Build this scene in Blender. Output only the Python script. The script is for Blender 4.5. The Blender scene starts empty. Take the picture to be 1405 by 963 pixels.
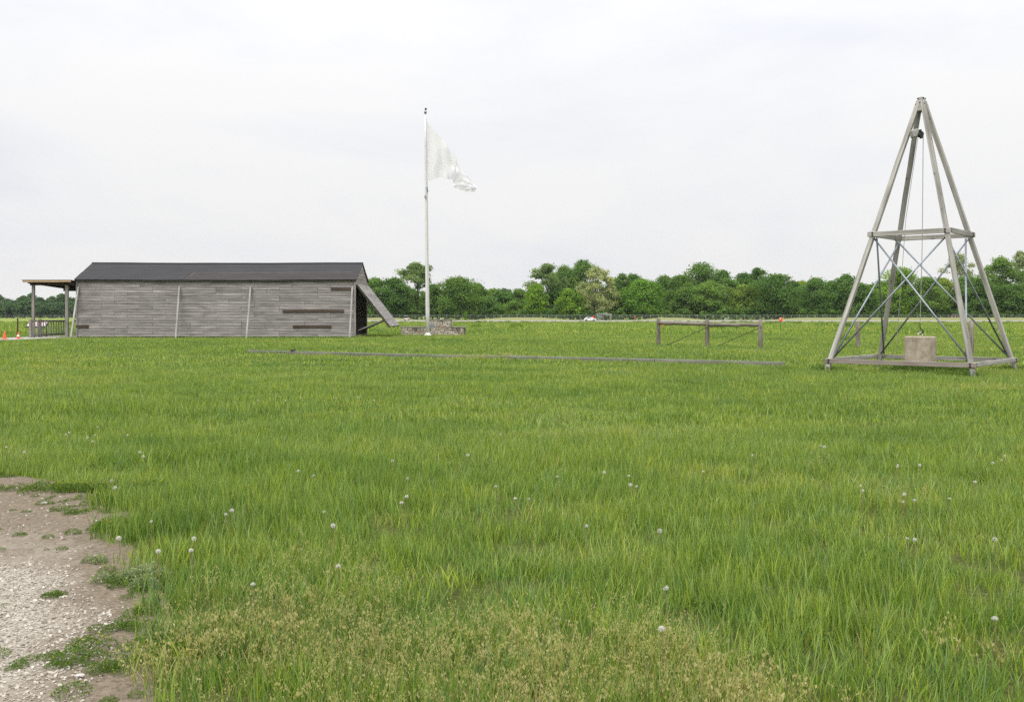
import bpy, math, random
import numpy as np
from mathutils import Vector, Matrix, Euler
R = math.radians
rng = np.random.default_rng(7)
random.seed(7)
scene = bpy.context.scene
col = scene.collection

# ------------------------------------------------------------------ camera
EYE = 1.3; F = 1366.0; HOR = 432.0; CX = 702.5
cd = bpy.data.cameras.new('camera'); cam = bpy.data.objects.new('camera', cd); col.objects.link(cam)
cd.sensor_width = 36; cd.lens = 35; cd.shift_y = -(481.5 - HOR) / 1405.0
cd.clip_start = .05; cd.clip_end = 8000
cam.location = (0, 0, EYE); cam.rotation_euler = (R(90), 0, 0)
scene.camera = cam

# ------------------------------------------------------------------ world: thin even overcast
SUN_EL, SUN_AZ = 52, 205          # azimuth measured from +Y clockwise: behind the camera, a little to the left
W = bpy.data.worlds.new('World'); scene.world = W; W.use_nodes = True
nt = W.node_tree; nt.nodes.clear()
def N(t, kind, **kw):
    n = t.nodes.new(kind)
    for k, v in kw.items(): setattr(n, k, v)
    return n
def math_n(t, op, a, b=None, clamp=False):
    n = N(t, 'ShaderNodeMath', operation=op); n.use_clamp = clamp
    for i, q in enumerate((a, b)):
        if q is None: continue
        if isinstance(q, (int, float)): n.inputs[i].default_value = q
        else: t.links.new(q, n.inputs[i])
    return n.outputs[0]
def mix(t, fac, a, b, blend='MIX'):
    n = N(t, 'ShaderNodeMix', data_type='RGBA', blend_type=blend)
    for s, q in ((n.inputs[0], fac), (n.inputs[6], a), (n.inputs[7], b)):
        if isinstance(q, (int, float)): s.default_value = q
        elif isinstance(q, tuple): s.default_value = (*q, 1) if len(q) == 3 else q
        else: t.links.new(q, s)
    return n.outputs[2]
def ramp(t, fac, stops, interp='LINEAR'):
    n = N(t, 'ShaderNodeValToRGB'); n.color_ramp.interpolation = interp
    els = n.color_ramp.elements
    while len(els) < len(stops): els.new(.5)
    for e, (p, c) in zip(els, stops):
        e.position = p; e.color = (*c, 1) if isinstance(c, tuple) else (c, c, c, 1)
    t.links.new(fac, n.inputs[0]); return n.outputs[0]
def noise(t, vec, scale, detail=3, rough=.55, dist=0):
    n = N(t, 'ShaderNodeTexNoise'); n.inputs['Scale'].default_value = scale
    n.inputs['Detail'].default_value = detail; n.inputs['Roughness'].default_value = rough
    n.inputs['Distortion'].default_value = dist
    if vec is not None: t.links.new(vec, n.inputs['Vector'])
    return n.outputs['Fac']
def mapping(t, vec, scale=(1, 1, 1), loc=(0, 0, 0)):
    n = N(t, 'ShaderNodeMapping'); t.links.new(vec, n.inputs[0])
    n.inputs['Scale'].default_value = scale; n.inputs['Location'].default_value = loc
    return n.outputs[0]
sky = N(nt, 'ShaderNodeTexSky', sky_type='NISHITA'); sky.sun_disc = False
sky.sun_elevation = R(SUN_EL); sky.sun_rotation = R(SUN_AZ); sky.dust_density = 3
bgs = N(nt, 'ShaderNodeBackground'); bgs.inputs[1].default_value = .12
nt.links.new(sky.outputs[0], bgs.inputs[0])
tc = N(nt, 'ShaderNodeTexCoord')
sep = N(nt, 'ShaderNodeSeparateXYZ'); nt.links.new(tc.outputs['Generated'], sep.inputs[0])
up = math_n(nt, 'MAXIMUM', sep.outputs[2], 0.0)
cn = noise(nt, mapping(nt, tc.outputs['Generated'], (2.2, 2.2, 6.5)), 1.7, 5, .55, .4)
cloudc = ramp(nt, cn, [(.30, (.88, .90, .945)), (.45, (.95, .952, .97)), (.58, (.99, .983, .98)), (.74, (1.0, .99, .98))])
lum = math_n(nt, 'MULTIPLY_ADD', math_n(nt, 'POWER', up, 2.0), 1.75); lum.node.inputs[2].default_value = .74   # overcast: brighter overhead
cl = mix(nt, 1.0, cloudc, lum, 'MULTIPLY')
bgc = N(nt, 'ShaderNodeBackground'); nt.links.new(cl, bgc.inputs[0]); bgc.inputs[1].default_value = 1.0
ms = N(nt, 'ShaderNodeMixShader'); ms.inputs[0].default_value = .94      # 94 % cloud cover over the clear sky
nt.links.new(bgs.outputs[0], ms.inputs[1]); nt.links.new(bgc.outputs[0], ms.inputs[2])
wo = N(nt, 'ShaderNodeOutputWorld'); nt.links.new(ms.outputs[0], wo.inputs[0])

sl = bpy.data.lights.new('sun', 'SUN'); sl.energy = 1.5; sl.angle = R(40); sl.color = (1, .965, .91)
so = bpy.data.objects.new('sun', sl); col.objects.link(so)
az = R(SUN_AZ); el = R(SUN_EL)
sdir = Vector((math.sin(az) * math.cos(el), math.cos(az) * math.cos(el), math.sin(el)))
so.rotation_euler = sdir.to_track_quat('Z', 'Y').to_euler(); so.location = (-20, -30, 60)

scene.view_settings.view_transform = 'Standard'; scene.view_settings.look = 'None'
scene.view_settings.exposure = 0.3; scene.view_settings.gamma = 1
scene.render.engine = 'CYCLES'
scene.cycles.use_denoising = False
scene.cycles.max_bounces = 8; scene.cycles.diffuse_bounces = 4; scene.cycles.transparent_max_bounces = 8
scene.cycles.caustics_reflective = False; scene.cycles.caustics_refractive = False

# ------------------------------------------------------------------ terrain
def sst(a, b, v):
    t = np.clip((np.asarray(v, float) - a) / (b - a), 0, 1); return t * t * (3 - 2 * t)
BERMS = [(-64, -30, .95), (-17, 25, 1.0), (42, 74, .95), (90, 260, .95)]   # low dry banks in front of the chain link fence
def gz(x, y):
    x = np.asarray(x, float); y = np.asarray(y, float)
    z = .10 * sst(25, 50, y) - 1.08 * sst(75, 330, y)
    side = sst(-95, -70, x)
    z = z + side * .33 * sst(334, 343, y)
    prof = 0
    for a, b, h in BERMS:
        w = min(16, (b - a) * .45)
        prof = prof + h * sst(a, a + w, x) * (1 - sst(b - w, b, x))
    z = z + prof * np.exp(-((y - 361) / 7.0) ** 2)
    z = z + .02 * np.sin(x * .41 + 1.3) * np.sin(y * .33) * sst(4, 10, y) * (1 - sst(200, 300, y))
    return z
def ground_at(px, py, zt=0.0, it=30):
    """pixel of a point zt above the ground -> world (x, y, ground z)"""
    D = 30.0
    for _ in range(it):
        z = float(gz((px - CX) / F * D, D)) + zt
        D = .5 * D + .5 * F * (EYE - z) / max(py - HOR, .5)
    x = (px - CX) / F * D
    return x, D, float(gz(x, D))
def at(px, py, D): return Vector(((px - CX) / F * D, D, EYE - (py - HOR) / F * D))

# ------------------------------------------------------------------ materials
MAT = {}
def newmat(name, rough=.8, spec=.2):
    m = bpy.data.materials.new(name); m.use_nodes = True
    t = m.node_tree; b = t.nodes['Principled BSDF']
    b.inputs['Roughness'].default_value = rough; b.inputs['Specular IOR Level'].default_value = spec
    MAT[name] = m; return m, t, b
def bump(t, b, h, strength=.4, dist=.01):
    n = N(t, 'ShaderNodeBump'); n.inputs['Strength'].default_value = strength; n.inputs['Distance'].default_value = dist
    t.links.new(h, n.inputs['Height']); t.links.new(n.outputs[0], b.inputs['Normal'])
def objcoord(t, jitter=True):
    c = N(t, 'ShaderNodeTexCoord').outputs['Object']
    if not jitter: return c, None
    oi = N(t, 'ShaderNodeObjectInfo'); r = oi.outputs['Random']
    s = N(t, 'ShaderNodeVectorMath', operation='ADD'); t.links.new(c, s.inputs[0])
    cc = N(t, 'ShaderNodeCombineXYZ')
    for i, k in enumerate((37.0, 91.0, 53.0)): t.links.new(math_n(t, 'MULTIPLY', r, k), cc.inputs[i])
    t.links.new(cc.outputs[0], s.inputs[1]); return s.outputs[0], r
def wood(name, dark, mid, light, grain=(1.3, 28, 28), var=.35, rough=.85, knots=False):
    m, t, b = newmat(name, rough)
    c, r = objcoord(t)
    g = noise(t, mapping(t, c, grain), 1.0, 5, .65)
    cc = ramp(t, g, [(.28, dark), (.5, mid), (.74, light)])
    blot = noise(t, mapping(t, c, (1.1, 3, 3)), 1.2, 3)
    cc = mix(t, 1.0, cc, ramp(t, blot, [(.3, .74), (.6, 1.06)]), 'MULTIPLY')
    if knots:
        v = N(t, 'ShaderNodeTexVoronoi'); t.links.new(mapping(t, c, (2.2, 7, 7)), v.inputs['Vector']); v.inputs['Scale'].default_value = 1
        cc = mix(t, ramp(t, v.outputs['Distance'], [(.06, 1.0), (.13, 0.0)]), cc, tuple(q * .45 for q in dark))
    cc = mix(t, 1.0, cc, ramp(t, r, [(0, 1 - var), (1, 1 + var * .5)]), 'MULTIPLY')
    t.links.new(cc, b.inputs['Base Color']); bump(t, b, g, .5, .006)
    return m
def plain(name, c, rough=.7, spec=.3, metal=0, ns=6, amt=.2, bmp=.0):
    m, t, b = newmat(name, rough, spec); b.inputs['Metallic'].default_value = metal
    v, r = objcoord(t)
    n = noise(t, v, ns, 4, .6)
    cc = mix(t, 1.0, c, ramp(t, n, [(.3, 1 - amt), (.7, 1 + amt)]), 'MULTIPLY')
    t.links.new(cc, b.inputs['Base Color'])
    if bmp: bump(t, b, n, bmp, .01)
    return m
wood('grey_board', (.135, .124, .118), (.285, .264, .254), (.47, .445, .435), grain=(.8, 40, 40), var=.17)
wood('brown_board', (.045, .033, .026), (.075, .056, .043), (.11, .085, .065), var=.2)
wood('pale_pole', (.30, .285, .265), (.42, .405, .38), (.52, .50, .48), grain=(1.3, 20, 20), var=.2)
wood('derrick_timber', (.20, .19, .168), (.38, .366, .334), (.50, .488, .452), grain=(.9, 22, 22), var=.22, knots=True)
wood('derrick_sill', (.20, .165, .145), (.30, .255, .225), (.38, .33, .30), grain=(.9, 22, 22), var=.15, knots=True)
wood('log_wood', (.10, .085, .07), (.20, .178, .145), (.33, .30, .25), grain=(2, 18, 18), var=.2, knots=True)
wood('porch_wood', (.17, .16, .145), (.26, .245, .225), (.35, .335, .31), var=.2)
wood('brown_post', (.05, .033, .025), (.085, .06, .045), (.13, .095, .075), var=.2)
wood('fascia_wood', (.28, .19, .10), (.42, .30, .17), (.52, .40, .25), var=.15)
wood('dark_wood', (.04, .035, .03), (.06, .053, .045), (.085, .075, .065), var=.2)
wood('rail_timber', (.11, .10, .085), (.19, .175, .15), (.27, .25, .22), var=.25)
def roofmat():
    m, t, b = newmat('tar_roofing', .85, .25)
    c, r = objcoord(t)
    n = noise(t, mapping(t, c, (.5, 2, 2)), 1.5, 5, .6); f = noise(t, c, 90, 2)
    cc = ramp(t, n, [(.3, (.026, .026, .028)), (.55, (.036, .036, .038)), (.75, (.048, .047, .048))])
    cc = mix(t, .35, cc, ramp(t, f, [(.35, (.024, .024, .026)), (.7, (.06, .06, .062))]))
    t.links.new(cc, b.inputs['Base Color']); bump(t, b, f, .3, .004)
    m, t, b = newmat('tar_roofing_brown', .85, .25)
    c, r = objcoord(t); n = noise(t, mapping(t, c, (.5, 2, 2)), 1.5, 5, .6)
    t.links.new(ramp(t, n, [(.3, (.033, .031, .031)), (.7, (.050, .046, .045))]), b.inputs['Base Color'])
roofmat()
plain('roof_seam', (.12, .10, .092), .9)
plain('white_paint', (.66, .65, .64), .35, .4, 0, 3, .05)
plain('galvanised', (.26, .29, .32), .45, .5, .55, 8, .15)
plain('dark_steel', (.035, .036, .038), .5, .5, .6, 8, .2)
plain('rail_strap', (.25, .27, .30), .45, .5, .5, 6, .2)
plain('rope', (.33, .32, .30), .9)
plain('chain_link', (.30, .32, .31), .6, .3, .3)
plain('mortar', (.16, .135, .105), .95, .1, 0, 6, .3, .4)
plain('cap_stone', (.20, .185, .16), .9, .2, 0, 5, .4, .5)
plain('traffic_orange', (.80, .085, .022), .5, .3, 0, 3, .06)
plain('white_band', (.75, .75, .73), .5)
plain('car_white', (.72, .73, .75), .25, .5, 0, 3, .02)
plain('car_glass', (.03, .035, .04), .08, .6)
plain('rubber', (.02, .02, .02), .8)
plain('red_paint', (.5, .05, .04), .4)
plain('green_paint', (.04, .10, .05), .5)
plain('hut_wall', (.36, .28, .26), .8)
plain('hut_dark', (.05, .04, .045), .8)
plain('paver', (.36, .345, .32), .9, .2, 0, 5, .25, .3)
plain('bark', (.075, .062, .05), .95, .1, 0, 3, .35, .6)
plain('bark_pale', (.20, .18, .145), .95, .1, 0, 3, .35, .6)
plain('stone_pale', (.50, .47, .43), .9, .2, 0, 30, .2, .4)
def concrete():
    m, t, b = newmat('weight_concrete', .9, .2)
    c, r = objcoord(t, False)
    n = noise(t, c, 6, 5, .6); f = noise(t, c, 60, 3)
    cc = ramp(t, n, [(.3, (.28, .235, .175)), (.5, (.40, .345, .265)), (.72, (.49, .43, .345))])
    v = N(t, 'ShaderNodeTexVoronoi'); t.links.new(c, v.inputs['Vector']); v.inputs['Scale'].default_value = 14
    cc = mix(t, ramp(t, v.outputs['Distance'], [(.08, .6), (.16, 0.0)]), cc, (.16, .135, .10))
    st = noise(t, mapping(t, c, (3, 3, .8)), 2.0, 4)
    cc = mix(t, ramp(t, st, [(.5, 0.0), (.75, .45)]), cc, (.17, .145, .11))
    t.links.new(cc, b.inputs['Base Color']); bump(t, b, f, .4, .01)
concrete()
def stonemat():
    m, t, b = newmat('wall_stone', .9, .2)
    c, r = objcoord(t)
    cc = ramp(t, r, [(0, (.33, .26, .19)), (.25, (.52, .45, .35)), (.5, (.60, .54, .45)), (.7, (.45, .41, .36)), (.88, (.66, .62, .54)), (1, (.26, .22, .185))])
    n = noise(t, c, 8, 4)
    cc = mix(t, 1.0, cc, ramp(t, n, [(.3, .7), (.7, 1.15)]), 'MULTIPLY')
    p = N(t, 'ShaderNodeNewGeometry').outputs['Position']
    st = noise(t, mapping(t, p, (1.3, 1.3, .9), (2.3, 0, 0)), 1.3, 3)
    cc = mix(t, ramp(t, st, [(.56, 0.0), (.66, .75)]), cc, (.06, .05, .04))     # black lichen and damp stains
    t.links.new(cc, b.inputs['Base Color']); bump(t, b, n, .5, .01)
stonemat()
def cloth():
    m = bpy.data.materials.new('flag_cloth'); m.use_nodes = True; MAT['flag_cloth'] = m
    t = m.node_tree; t.nodes.clear()
    d = N(t, 'ShaderNodeBsdfDiffuse'); d.inputs[0].default_value = (.88, .865, .915, 1)
    s = N(t, 'ShaderNodeBsdfTranslucent'); s.inputs[0].default_value = (.90, .885, .94, 1)
    x = N(t, 'ShaderNodeMixShader'); x.inputs[0].default_value = .55
    t.links.new(d.outputs[0], x.inputs[1]); t.links.new(s.outputs[0], x.inputs[2])
    o = N(t, 'ShaderNodeOutputMaterial'); t.links.new(x.outputs[0], o.inputs[0])
cloth()
def leafmat(name, c, trans=.45, hue=.25):
    m = bpy.data.materials.new(name); m.use_nodes = True; MAT[name] = m
    t = m.node_tree; t.nodes.clear()
    a = N(t, 'ShaderNodeAttribute'); a.attribute_name = 'tint'
    oi = N(t, 'ShaderNodeObjectInfo')
    cc = mix(t, 1.0, c, ramp(t, a.outputs['Fac'], [(0, (.62, .66, .7)), (.5, (1, 1, 1)), (1, (1.35, 1.28, 1.1))]), 'MULTIPLY')
    cc = mix(t, 1.0, cc, ramp(t, oi.outputs['Random'], [(0, (1 - hue * .5, 1 - hue * .3, 1)), (1, (1 + hue * .5, 1 + hue * .25, 1))]), 'MULTIPLY')
    d = N(t, 'ShaderNodeBsdfDiffuse'); t.links.new(cc, d.inputs[0])
    s = N(t, 'ShaderNodeBsdfTranslucent'); t.links.new(mix(t, 1.0, cc, (1.15, 1.2, .7), 'MULTIPLY'), s.inputs[0])
    x = N(t, 'ShaderNodeMixShader'); x.inputs[0].default_value = trans
    t.links.new(d.outputs[0], x.inputs[1]); t.links.new(s.outputs[0], x.inputs[2])
    o = N(t, 'ShaderNodeOutputMaterial'); t.links.new(x.outputs[0], o.inputs[0])
leafmat('leaf_dark', (.115, .208, .052))
leafmat('leaf_mid', (.150, .255, .064))
leafmat('leaf_bright', (.175, .310, .046))
leafmat('leaf_pale', (.33, .375, .175), .3)
leafmat('leaf_yellow', (.225, .305, .06))
leafmat('leaf_airy', (.190, .275, .098))
leafmat('leaf_grey', (.40, .43, .38), .25)
leafmat('leaf_far', (.098, .168, .076))

def meadow_tones(t):
    """broad patches of the meadow by place: lush, ordinary, dry yellow"""
    p = N(t, 'ShaderNodeNewGeometry').outputs['Position']
    flat = mapping(t, p, (1, 1, 0))
    big = noise(t, flat, .13, 3, .55); med = noise(t, mapping(t, flat, (.55, 1, 1)), .75, 3, .6)
    s = math_n(t, 'ADD', math_n(t, 'MULTIPLY', big, .5), math_n(t, 'MULTIPLY', med, .5))
    return p, s
def grassmat():
    m = bpy.data.materials.new('grass_blade'); m.use_nodes = True; MAT['grass_blade'] = m
    t = m.node_tree; t.nodes.clear()
    a = N(t, 'ShaderNodeAttribute'); a.attribute_name = 'tint'      # x height along blade, y per blade, z seed head
    sp = N(t, 'ShaderNodeSeparateXYZ'); t.links.new(a.outputs['Vector'], sp.inputs[0])
    p, s = meadow_tones(t)
    patch = ramp(t, s, [(.38, (.116, .202, .034)), (.46, (.184, .284, .046)), (.53, (.230, .318, .060)), (.62, (.296, .350, .090))])
    cc = mix(t, 1.0, patch, ramp(t, sp.outputs[1], [(0, (.34, .48, .52)), (.4, (.80, .86, .9)), (.75, (1.4, 1.3, 1.15)), (1, (2.0, 1.7, 1.5))]), 'MULTIPLY')
    oi = N(t, 'ShaderNodeObjectInfo')
    cc = mix(t, 1.0, cc, ramp(t, oi.outputs['Random'], [(0, (.60, .84, 1.15)), (.18, (.84, .95, 1.05)), (.5, (1.0, 1.02, .95)), (.85, (1.2, 1.14, .95)), (1, (1.42, 1.24, 1.05))]), 'MULTIPLY')
    cc = mix(t, ramp(t, sp.outputs[1], [(.93, 0.0), (.95, .85)]), cc, (.33, .27, .12))       # a few straw blades
    cc = mix(t, ramp(t, sp.outputs[0], [(0, 0.0), (.55, .10), (1, .32)]), cc, (.27, .30, .085))
    cc = mix(t, sp.outputs[2], cc, (.47, .43, .20))
    d = N(t, 'ShaderNodeBsdfDiffuse'); t.links.new(cc, d.inputs[0])
    g = N(t, 'ShaderNodeBsdfGlossy'); g.inputs['Roughness'].default_value = .5; g.inputs[0].default_value = (.6, .65, .6, 1)
    s2 = N(t, 'ShaderNodeBsdfTranslucent'); t.links.new(mix(t, 1.0, cc, (1.1, 1.15, .6), 'MULTIPLY'), s2.inputs[0])
    x = N(t, 'ShaderNodeMixShader'); x.inputs[0].default_value = .42
    t.links.new(d.outputs[0], x.inputs[1]); t.links.new(s2.outputs[0], x.inputs[2])
    y = N(t, 'ShaderNodeMixShader'); y.inputs[0].default_value = .045
    t.links.new(x.outputs[0], y.inputs[1]); t.links.new(g.outputs[0], y.inputs[2])
    o = N(t, 'ShaderNodeOutputMaterial'); t.links.new(y.outputs[0], o.inputs[0])
    for nm, base, seed in (('weed_leaf', (.105, .175, .036), (.42, .37, .04)), ('pale_weed', (.25, .30, .15), (.40, .36, .2))):
        m = bpy.data.materials.new(nm); m.use_nodes = True; MAT[nm] = m
        t = m.node_tree; t.nodes.clear()
        a = N(t, 'ShaderNodeAttribute'); a.attribute_name = 'tint'
        sp = N(t, 'ShaderNodeSeparateXYZ'); t.links.new(a.outputs['Vector'], sp.inputs[0])
        cc = mix(t, 1.0, base, ramp(t, sp.outputs[1], [(0, (.6, .7, .8)), (.5, (1, 1, 1)), (1, (1.5, 1.35, 1.1))]), 'MULTIPLY')
        cc = mix(t, sp.outputs[2], cc, seed)
        d = N(t, 'ShaderNodeBsdfDiffuse'); t.links.new(cc, d.inputs[0])
        s2 = N(t, 'ShaderNodeBsdfTranslucent'); t.links.new(cc, s2.inputs[0])
        x = N(t, 'ShaderNodeMixShader'); x.inputs[0].default_value = .3
        t.links.new(d.outputs[0], x.inputs[1]); t.links.new(s2.outputs[0], x.inputs[2])
        o = N(t, 'ShaderNodeOutputMaterial'); t.links.new(x.outputs[0], o.inputs[0])
    # the ground sheet below and beyond the blades
    m, t, b = newmat('meadow', .95, .05)
    p, s = meadow_tones(t)
    far = noise(t, mapping(t, p, (.6, .22, 0)), .16, 4, .6)
    cc = ramp(t, s, [(.38, (.115, .175, .032)), (.46, (.165, .225, .044)), (.53, (.205, .25, .056)), (.62, (.26, .275, .085))])
    cc = mix(t, ramp(t, far, [(.35, 0.0), (.65, .6)]), cc, (.235, .28, .07))
    fine = noise(t, mapping(t, p, (1, .5, 1)), 5, 4, .7)
    cc = mix(t, 1.0, cc, ramp(t, fine, [(.25, .62), (.75, 1.25)]), 'MULTIPLY')
    # thatch and soil show between the blades of the mown part, the far field is an unbroken sward
    th_ = N(t, 'ShaderNodeSeparateXYZ'); t.links.new(p, th_.inputs[0])
    tr_ = N(t, 'ShaderNodeMapRange'); t.links.new(th_.outputs[1], tr_.inputs[0]); tr_.inputs[1].default_value = 30; tr_.inputs[2].default_value = 75
    thatch = ramp(t, noise(t, p, 22, 4, .7), [(.3, (.035, .042, .014)), (.55, (.075, .085, .026)), (.75, (.15, .135, .06))])
    cc = mix(t, tr_.outputs[0], thatch, cc)
    # dry tan banks by the road
    sx = N(t, 'ShaderNodeSeparateXYZ'); t.links.new(p, sx.inputs[0])
    cc2 = mix(t, ramp(t, math_n(t, 'MULTIPLY', sx.outputs[1], .001), [(.343, 0.0), (.348, .85), (.374, .85), (.380, 0.0)]), cc, (.215, .215, .105))
    gate = N(t, 'ShaderNodeMapRange'); t.links.new(sx.outputs[0], gate.inputs[0]); gate.inputs[1].default_value = -95; gate.inputs[2].default_value = -70
    cc = mix(t, gate.outputs[0], cc, cc2)
    t.links.new(cc, b.inputs['Base Color']); bump(t, b, fine, .5, .05)
grassmat()
def gravelmats():
    m, t, b = newmat('gravel_soil', .95, .1)
    p = N(t, 'ShaderNodeNewGeometry').outputs['Position']
    sx = N(t, 'ShaderNodeSeparateXYZ'); t.links.new(p, sx.inputs[0])
    n1 = noise(t, p, 1.6, 4, .6); n2 = noise(t, p, 40, 4, .65)
    # bare dark soil toward the meadow, packed limestone grit toward the trodden middle
    at_ = N(t, 'ShaderNodeAttribute'); at_.attribute_name = 'tint'            # distance from the path's rim
    wob = math_n(t, 'MULTIPLY', math_n(t, 'SUBTRACT', n1, .5), 1.6)
    f1 = N(t, 'ShaderNodeMapRange'); t.links.new(math_n(t, 'ADD', sx.outputs[1], wob), f1.inputs[0]); f1.inputs[1].default_value = 5.0; f1.inputs[2].default_value = 5.9
    f2 = N(t, 'ShaderNodeMapRange'); t.links.new(math_n(t, 'ADD', at_.outputs['Fac'], math_n(t, 'MULTIPLY', wob, .45)), f2.inputs[0]); f2.inputs[1].default_value = -.42; f2.inputs[2].default_value = -.10
    fm = math_n(t, 'MAXIMUM', f1.outputs[0], f2.outputs[0])
    soil = ramp(t, n2, [(.3, (.105, .082, .058)), (.5, (.175, .142, .104)), (.75, (.245, .205, .155))])
    v = N(t, 'ShaderNodeTexVoronoi'); t.links.new(p, v.inputs['Vector']); v.inputs['Scale'].default_value = 95
    grit = mix(t, .6, ramp(t, v.outputs['Color'], [(.2, (.20, .175, .14)), (.5, (.35, .32, .265)), (.8, (.48, .445, .385))]), ramp(t, n2, [(.3, (.19, .165, .13)), (.7, (.41, .375, .32))]))
    t.links.new(mix(t, fm, grit, soil), b.inputs['Base Color'])
    bump(t, b, math_n(t, 'ADD', n2, v.outputs['Distance']), .7, .008)
    m, t, b = newmat('gravel_stone', .85, .2)
    oi = N(t, 'ShaderNodeObjectInfo')
    cc = ramp(t, oi.outputs['Random'], [(0, (.19, .16, .125)), (.3, (.32, .285, .235)), (.6, (.40, .365, .31)), (.85, (.46, .425, .37)), (1, (.53, .50, .45))])
    t.links.new(cc, b.inputs['Base Color'])
gravelmats()
plain('road_gravel', (.27, .26, .245), .95, .1, 0, 3, .12)
def panelprint():
    m, t, b = newmat('panel_print', .4, .4)
    c = N(t, 'ShaderNodeTexCoord').outputs['Object']
    v = N(t, 'ShaderNodeTexVoronoi', distance='CHEBYCHEV'); t.links.new(mapping(t, c, (5, 7, 1)), v.inputs['Vector']); v.inputs['Scale'].default_value = 1
    cc = ramp(t, v.outputs['Color'], [(.2, (.62, .36, .38)), (.4, (.70, .66, .62)), (.6, (.55, .30, .33)), (.8, (.72, .70, .70))], 'CONSTANT')
    t.links.new(cc, b.inputs['Base Color'])
panelprint()

# ------------------------------------------------------------------ object helpers
WM = {}
def place(o, world, parent=None):
    WM[o.name] = world.copy()
    if parent is not None:
        o.parent = parent; o.matrix_basis = WM[parent.name].inverted() @ world
    else: o.matrix_basis = world
def thing(name, label, cat, loc=(0, 0, 0), group=None):
    o = bpy.data.objects.new(name, None); col.objects.link(o); o.empty_display_size = .2
    place(o, Matrix.Translation(Vector(loc)))
    tag(o, label, cat, group); return o
def tag(o, label=None, cat=None, group=None, kind=None):
    if label: o['label'] = label
    if cat: o['category'] = cat
    if group: o['group'] = group
    if kind: o['kind'] = kind
    return o
class MB:
    def __init__(s): s.v = []; s.f = []
    def add(s, vs, fs):
        k = len(s.v); s.v += [Vector(q) for q in vs]; s.f += [tuple(i + k for i in q) for q in fs]; return s
    def box(s, c, d, m=None):
        c = Vector(c); x, y, z = (q / 2 for q in d)
        vs = [Vector(q) for q in ((-x, -y, -z), (x, -y, -z), (x, y, -z), (-x, y, -z), (-x, -y, z), (x, -y, z), (x, y, z), (-x, y, z))]
        if m is not None: vs = [m @ q for q in vs]
        return s.add([c + q for q in vs], [(0, 3, 2, 1), (4, 5, 6, 7), (0, 1, 5, 4), (1, 2, 6, 5), (2, 3, 7, 6), (3, 0, 4, 7)])
    def tube(s, pts, rad, n=10, caps=True):
        pts = [Vector(p) for p in pts]; k = len(s.v)
        if not hasattr(rad, '__len__'): rad = [rad] * len(pts)
        for i, p in enumerate(pts):
            d = (pts[min(i + 1, len(pts) - 1)] - pts[max(i - 1, 0)]).normalized()
            a = d.orthogonal().normalized() if abs(d.z) < .99 else Vector((1, 0, 0)); b = d.cross(a).normalized(); a = b.cross(d)
            for j in range(n):
                q = 2 * math.pi * j / n; s.v.append(p + rad[i] * (math.cos(q) * a + math.sin(q) * b))
        for i in range(len(pts) - 1):
            for j in range(n):
                s.f.append((k + i * n + j, k + i * n + (j + 1) % n, k + (i + 1) * n + (j + 1) % n, k + (i + 1) * n + j))
        if caps:
            s.f.append(tuple(k + j for j in range(n))[::-1]); s.f.append(tuple(k + (len(pts) - 1) * n + j for j in range(n)))
        return s
    def lathe(s, c, prof, n=16):
        c = Vector(c); k = len(s.v)
        for r, z in prof:
            for j in range(n):
                q = 2 * math.pi * j / n; s.v.append(c + Vector((r * math.cos(q), r * math.sin(q), z)))
        for i in range(len(prof) - 1):
            for j in range(n): s.f.append((k + i * n + j, k + i * n + (j + 1) % n, k + (i + 1) * n + (j + 1) % n, k + (i + 1) * n + j))
        s.f.append(tuple(k + j for j in range(n))[::-1]); s.f.append(tuple(k + (len(prof) - 1) * n + j for j in range(n)))
        return s
    def build(s, name, mat, parent=None, world=None, smooth=False, bevel=0):
        """vertices are in world space; they are stored relative to `world` (or the parent)"""
        w = world if world is not None else (WM[parent.name] if parent is not None else Matrix())
        wi = w.inverted(); me = bpy.data.meshes.new(name)
        me.from_pydata([wi @ q for q in s.v], [], s.f); me.validate()
        me.materials.append(MAT[mat])
        if smooth: me.shade_smooth()
        o = bpy.data.objects.new(name, me); col.objects.link(o); place(o, w, parent)
        if bevel:
            m = o.modifiers.new('bevel', 'BEVEL'); m.width = bevel; m.segments = 1; m.limit_method = 'ANGLE'
        return o
def frame(p0, p1, up=(0, 0, 1)):
    p0, p1, up = Vector(p0), Vector(p1), Vector(up)
    x = (p1 - p0).normalized(); y = up.cross(x)
    if y.length < 1e-4: y = Vector((0, 1, 0)).cross(x)
    y.normalize(); z = x.cross(y)
    m = Matrix((x, y, z)).transposed().to_4x4(); m.translation = p0
    return m
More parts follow.
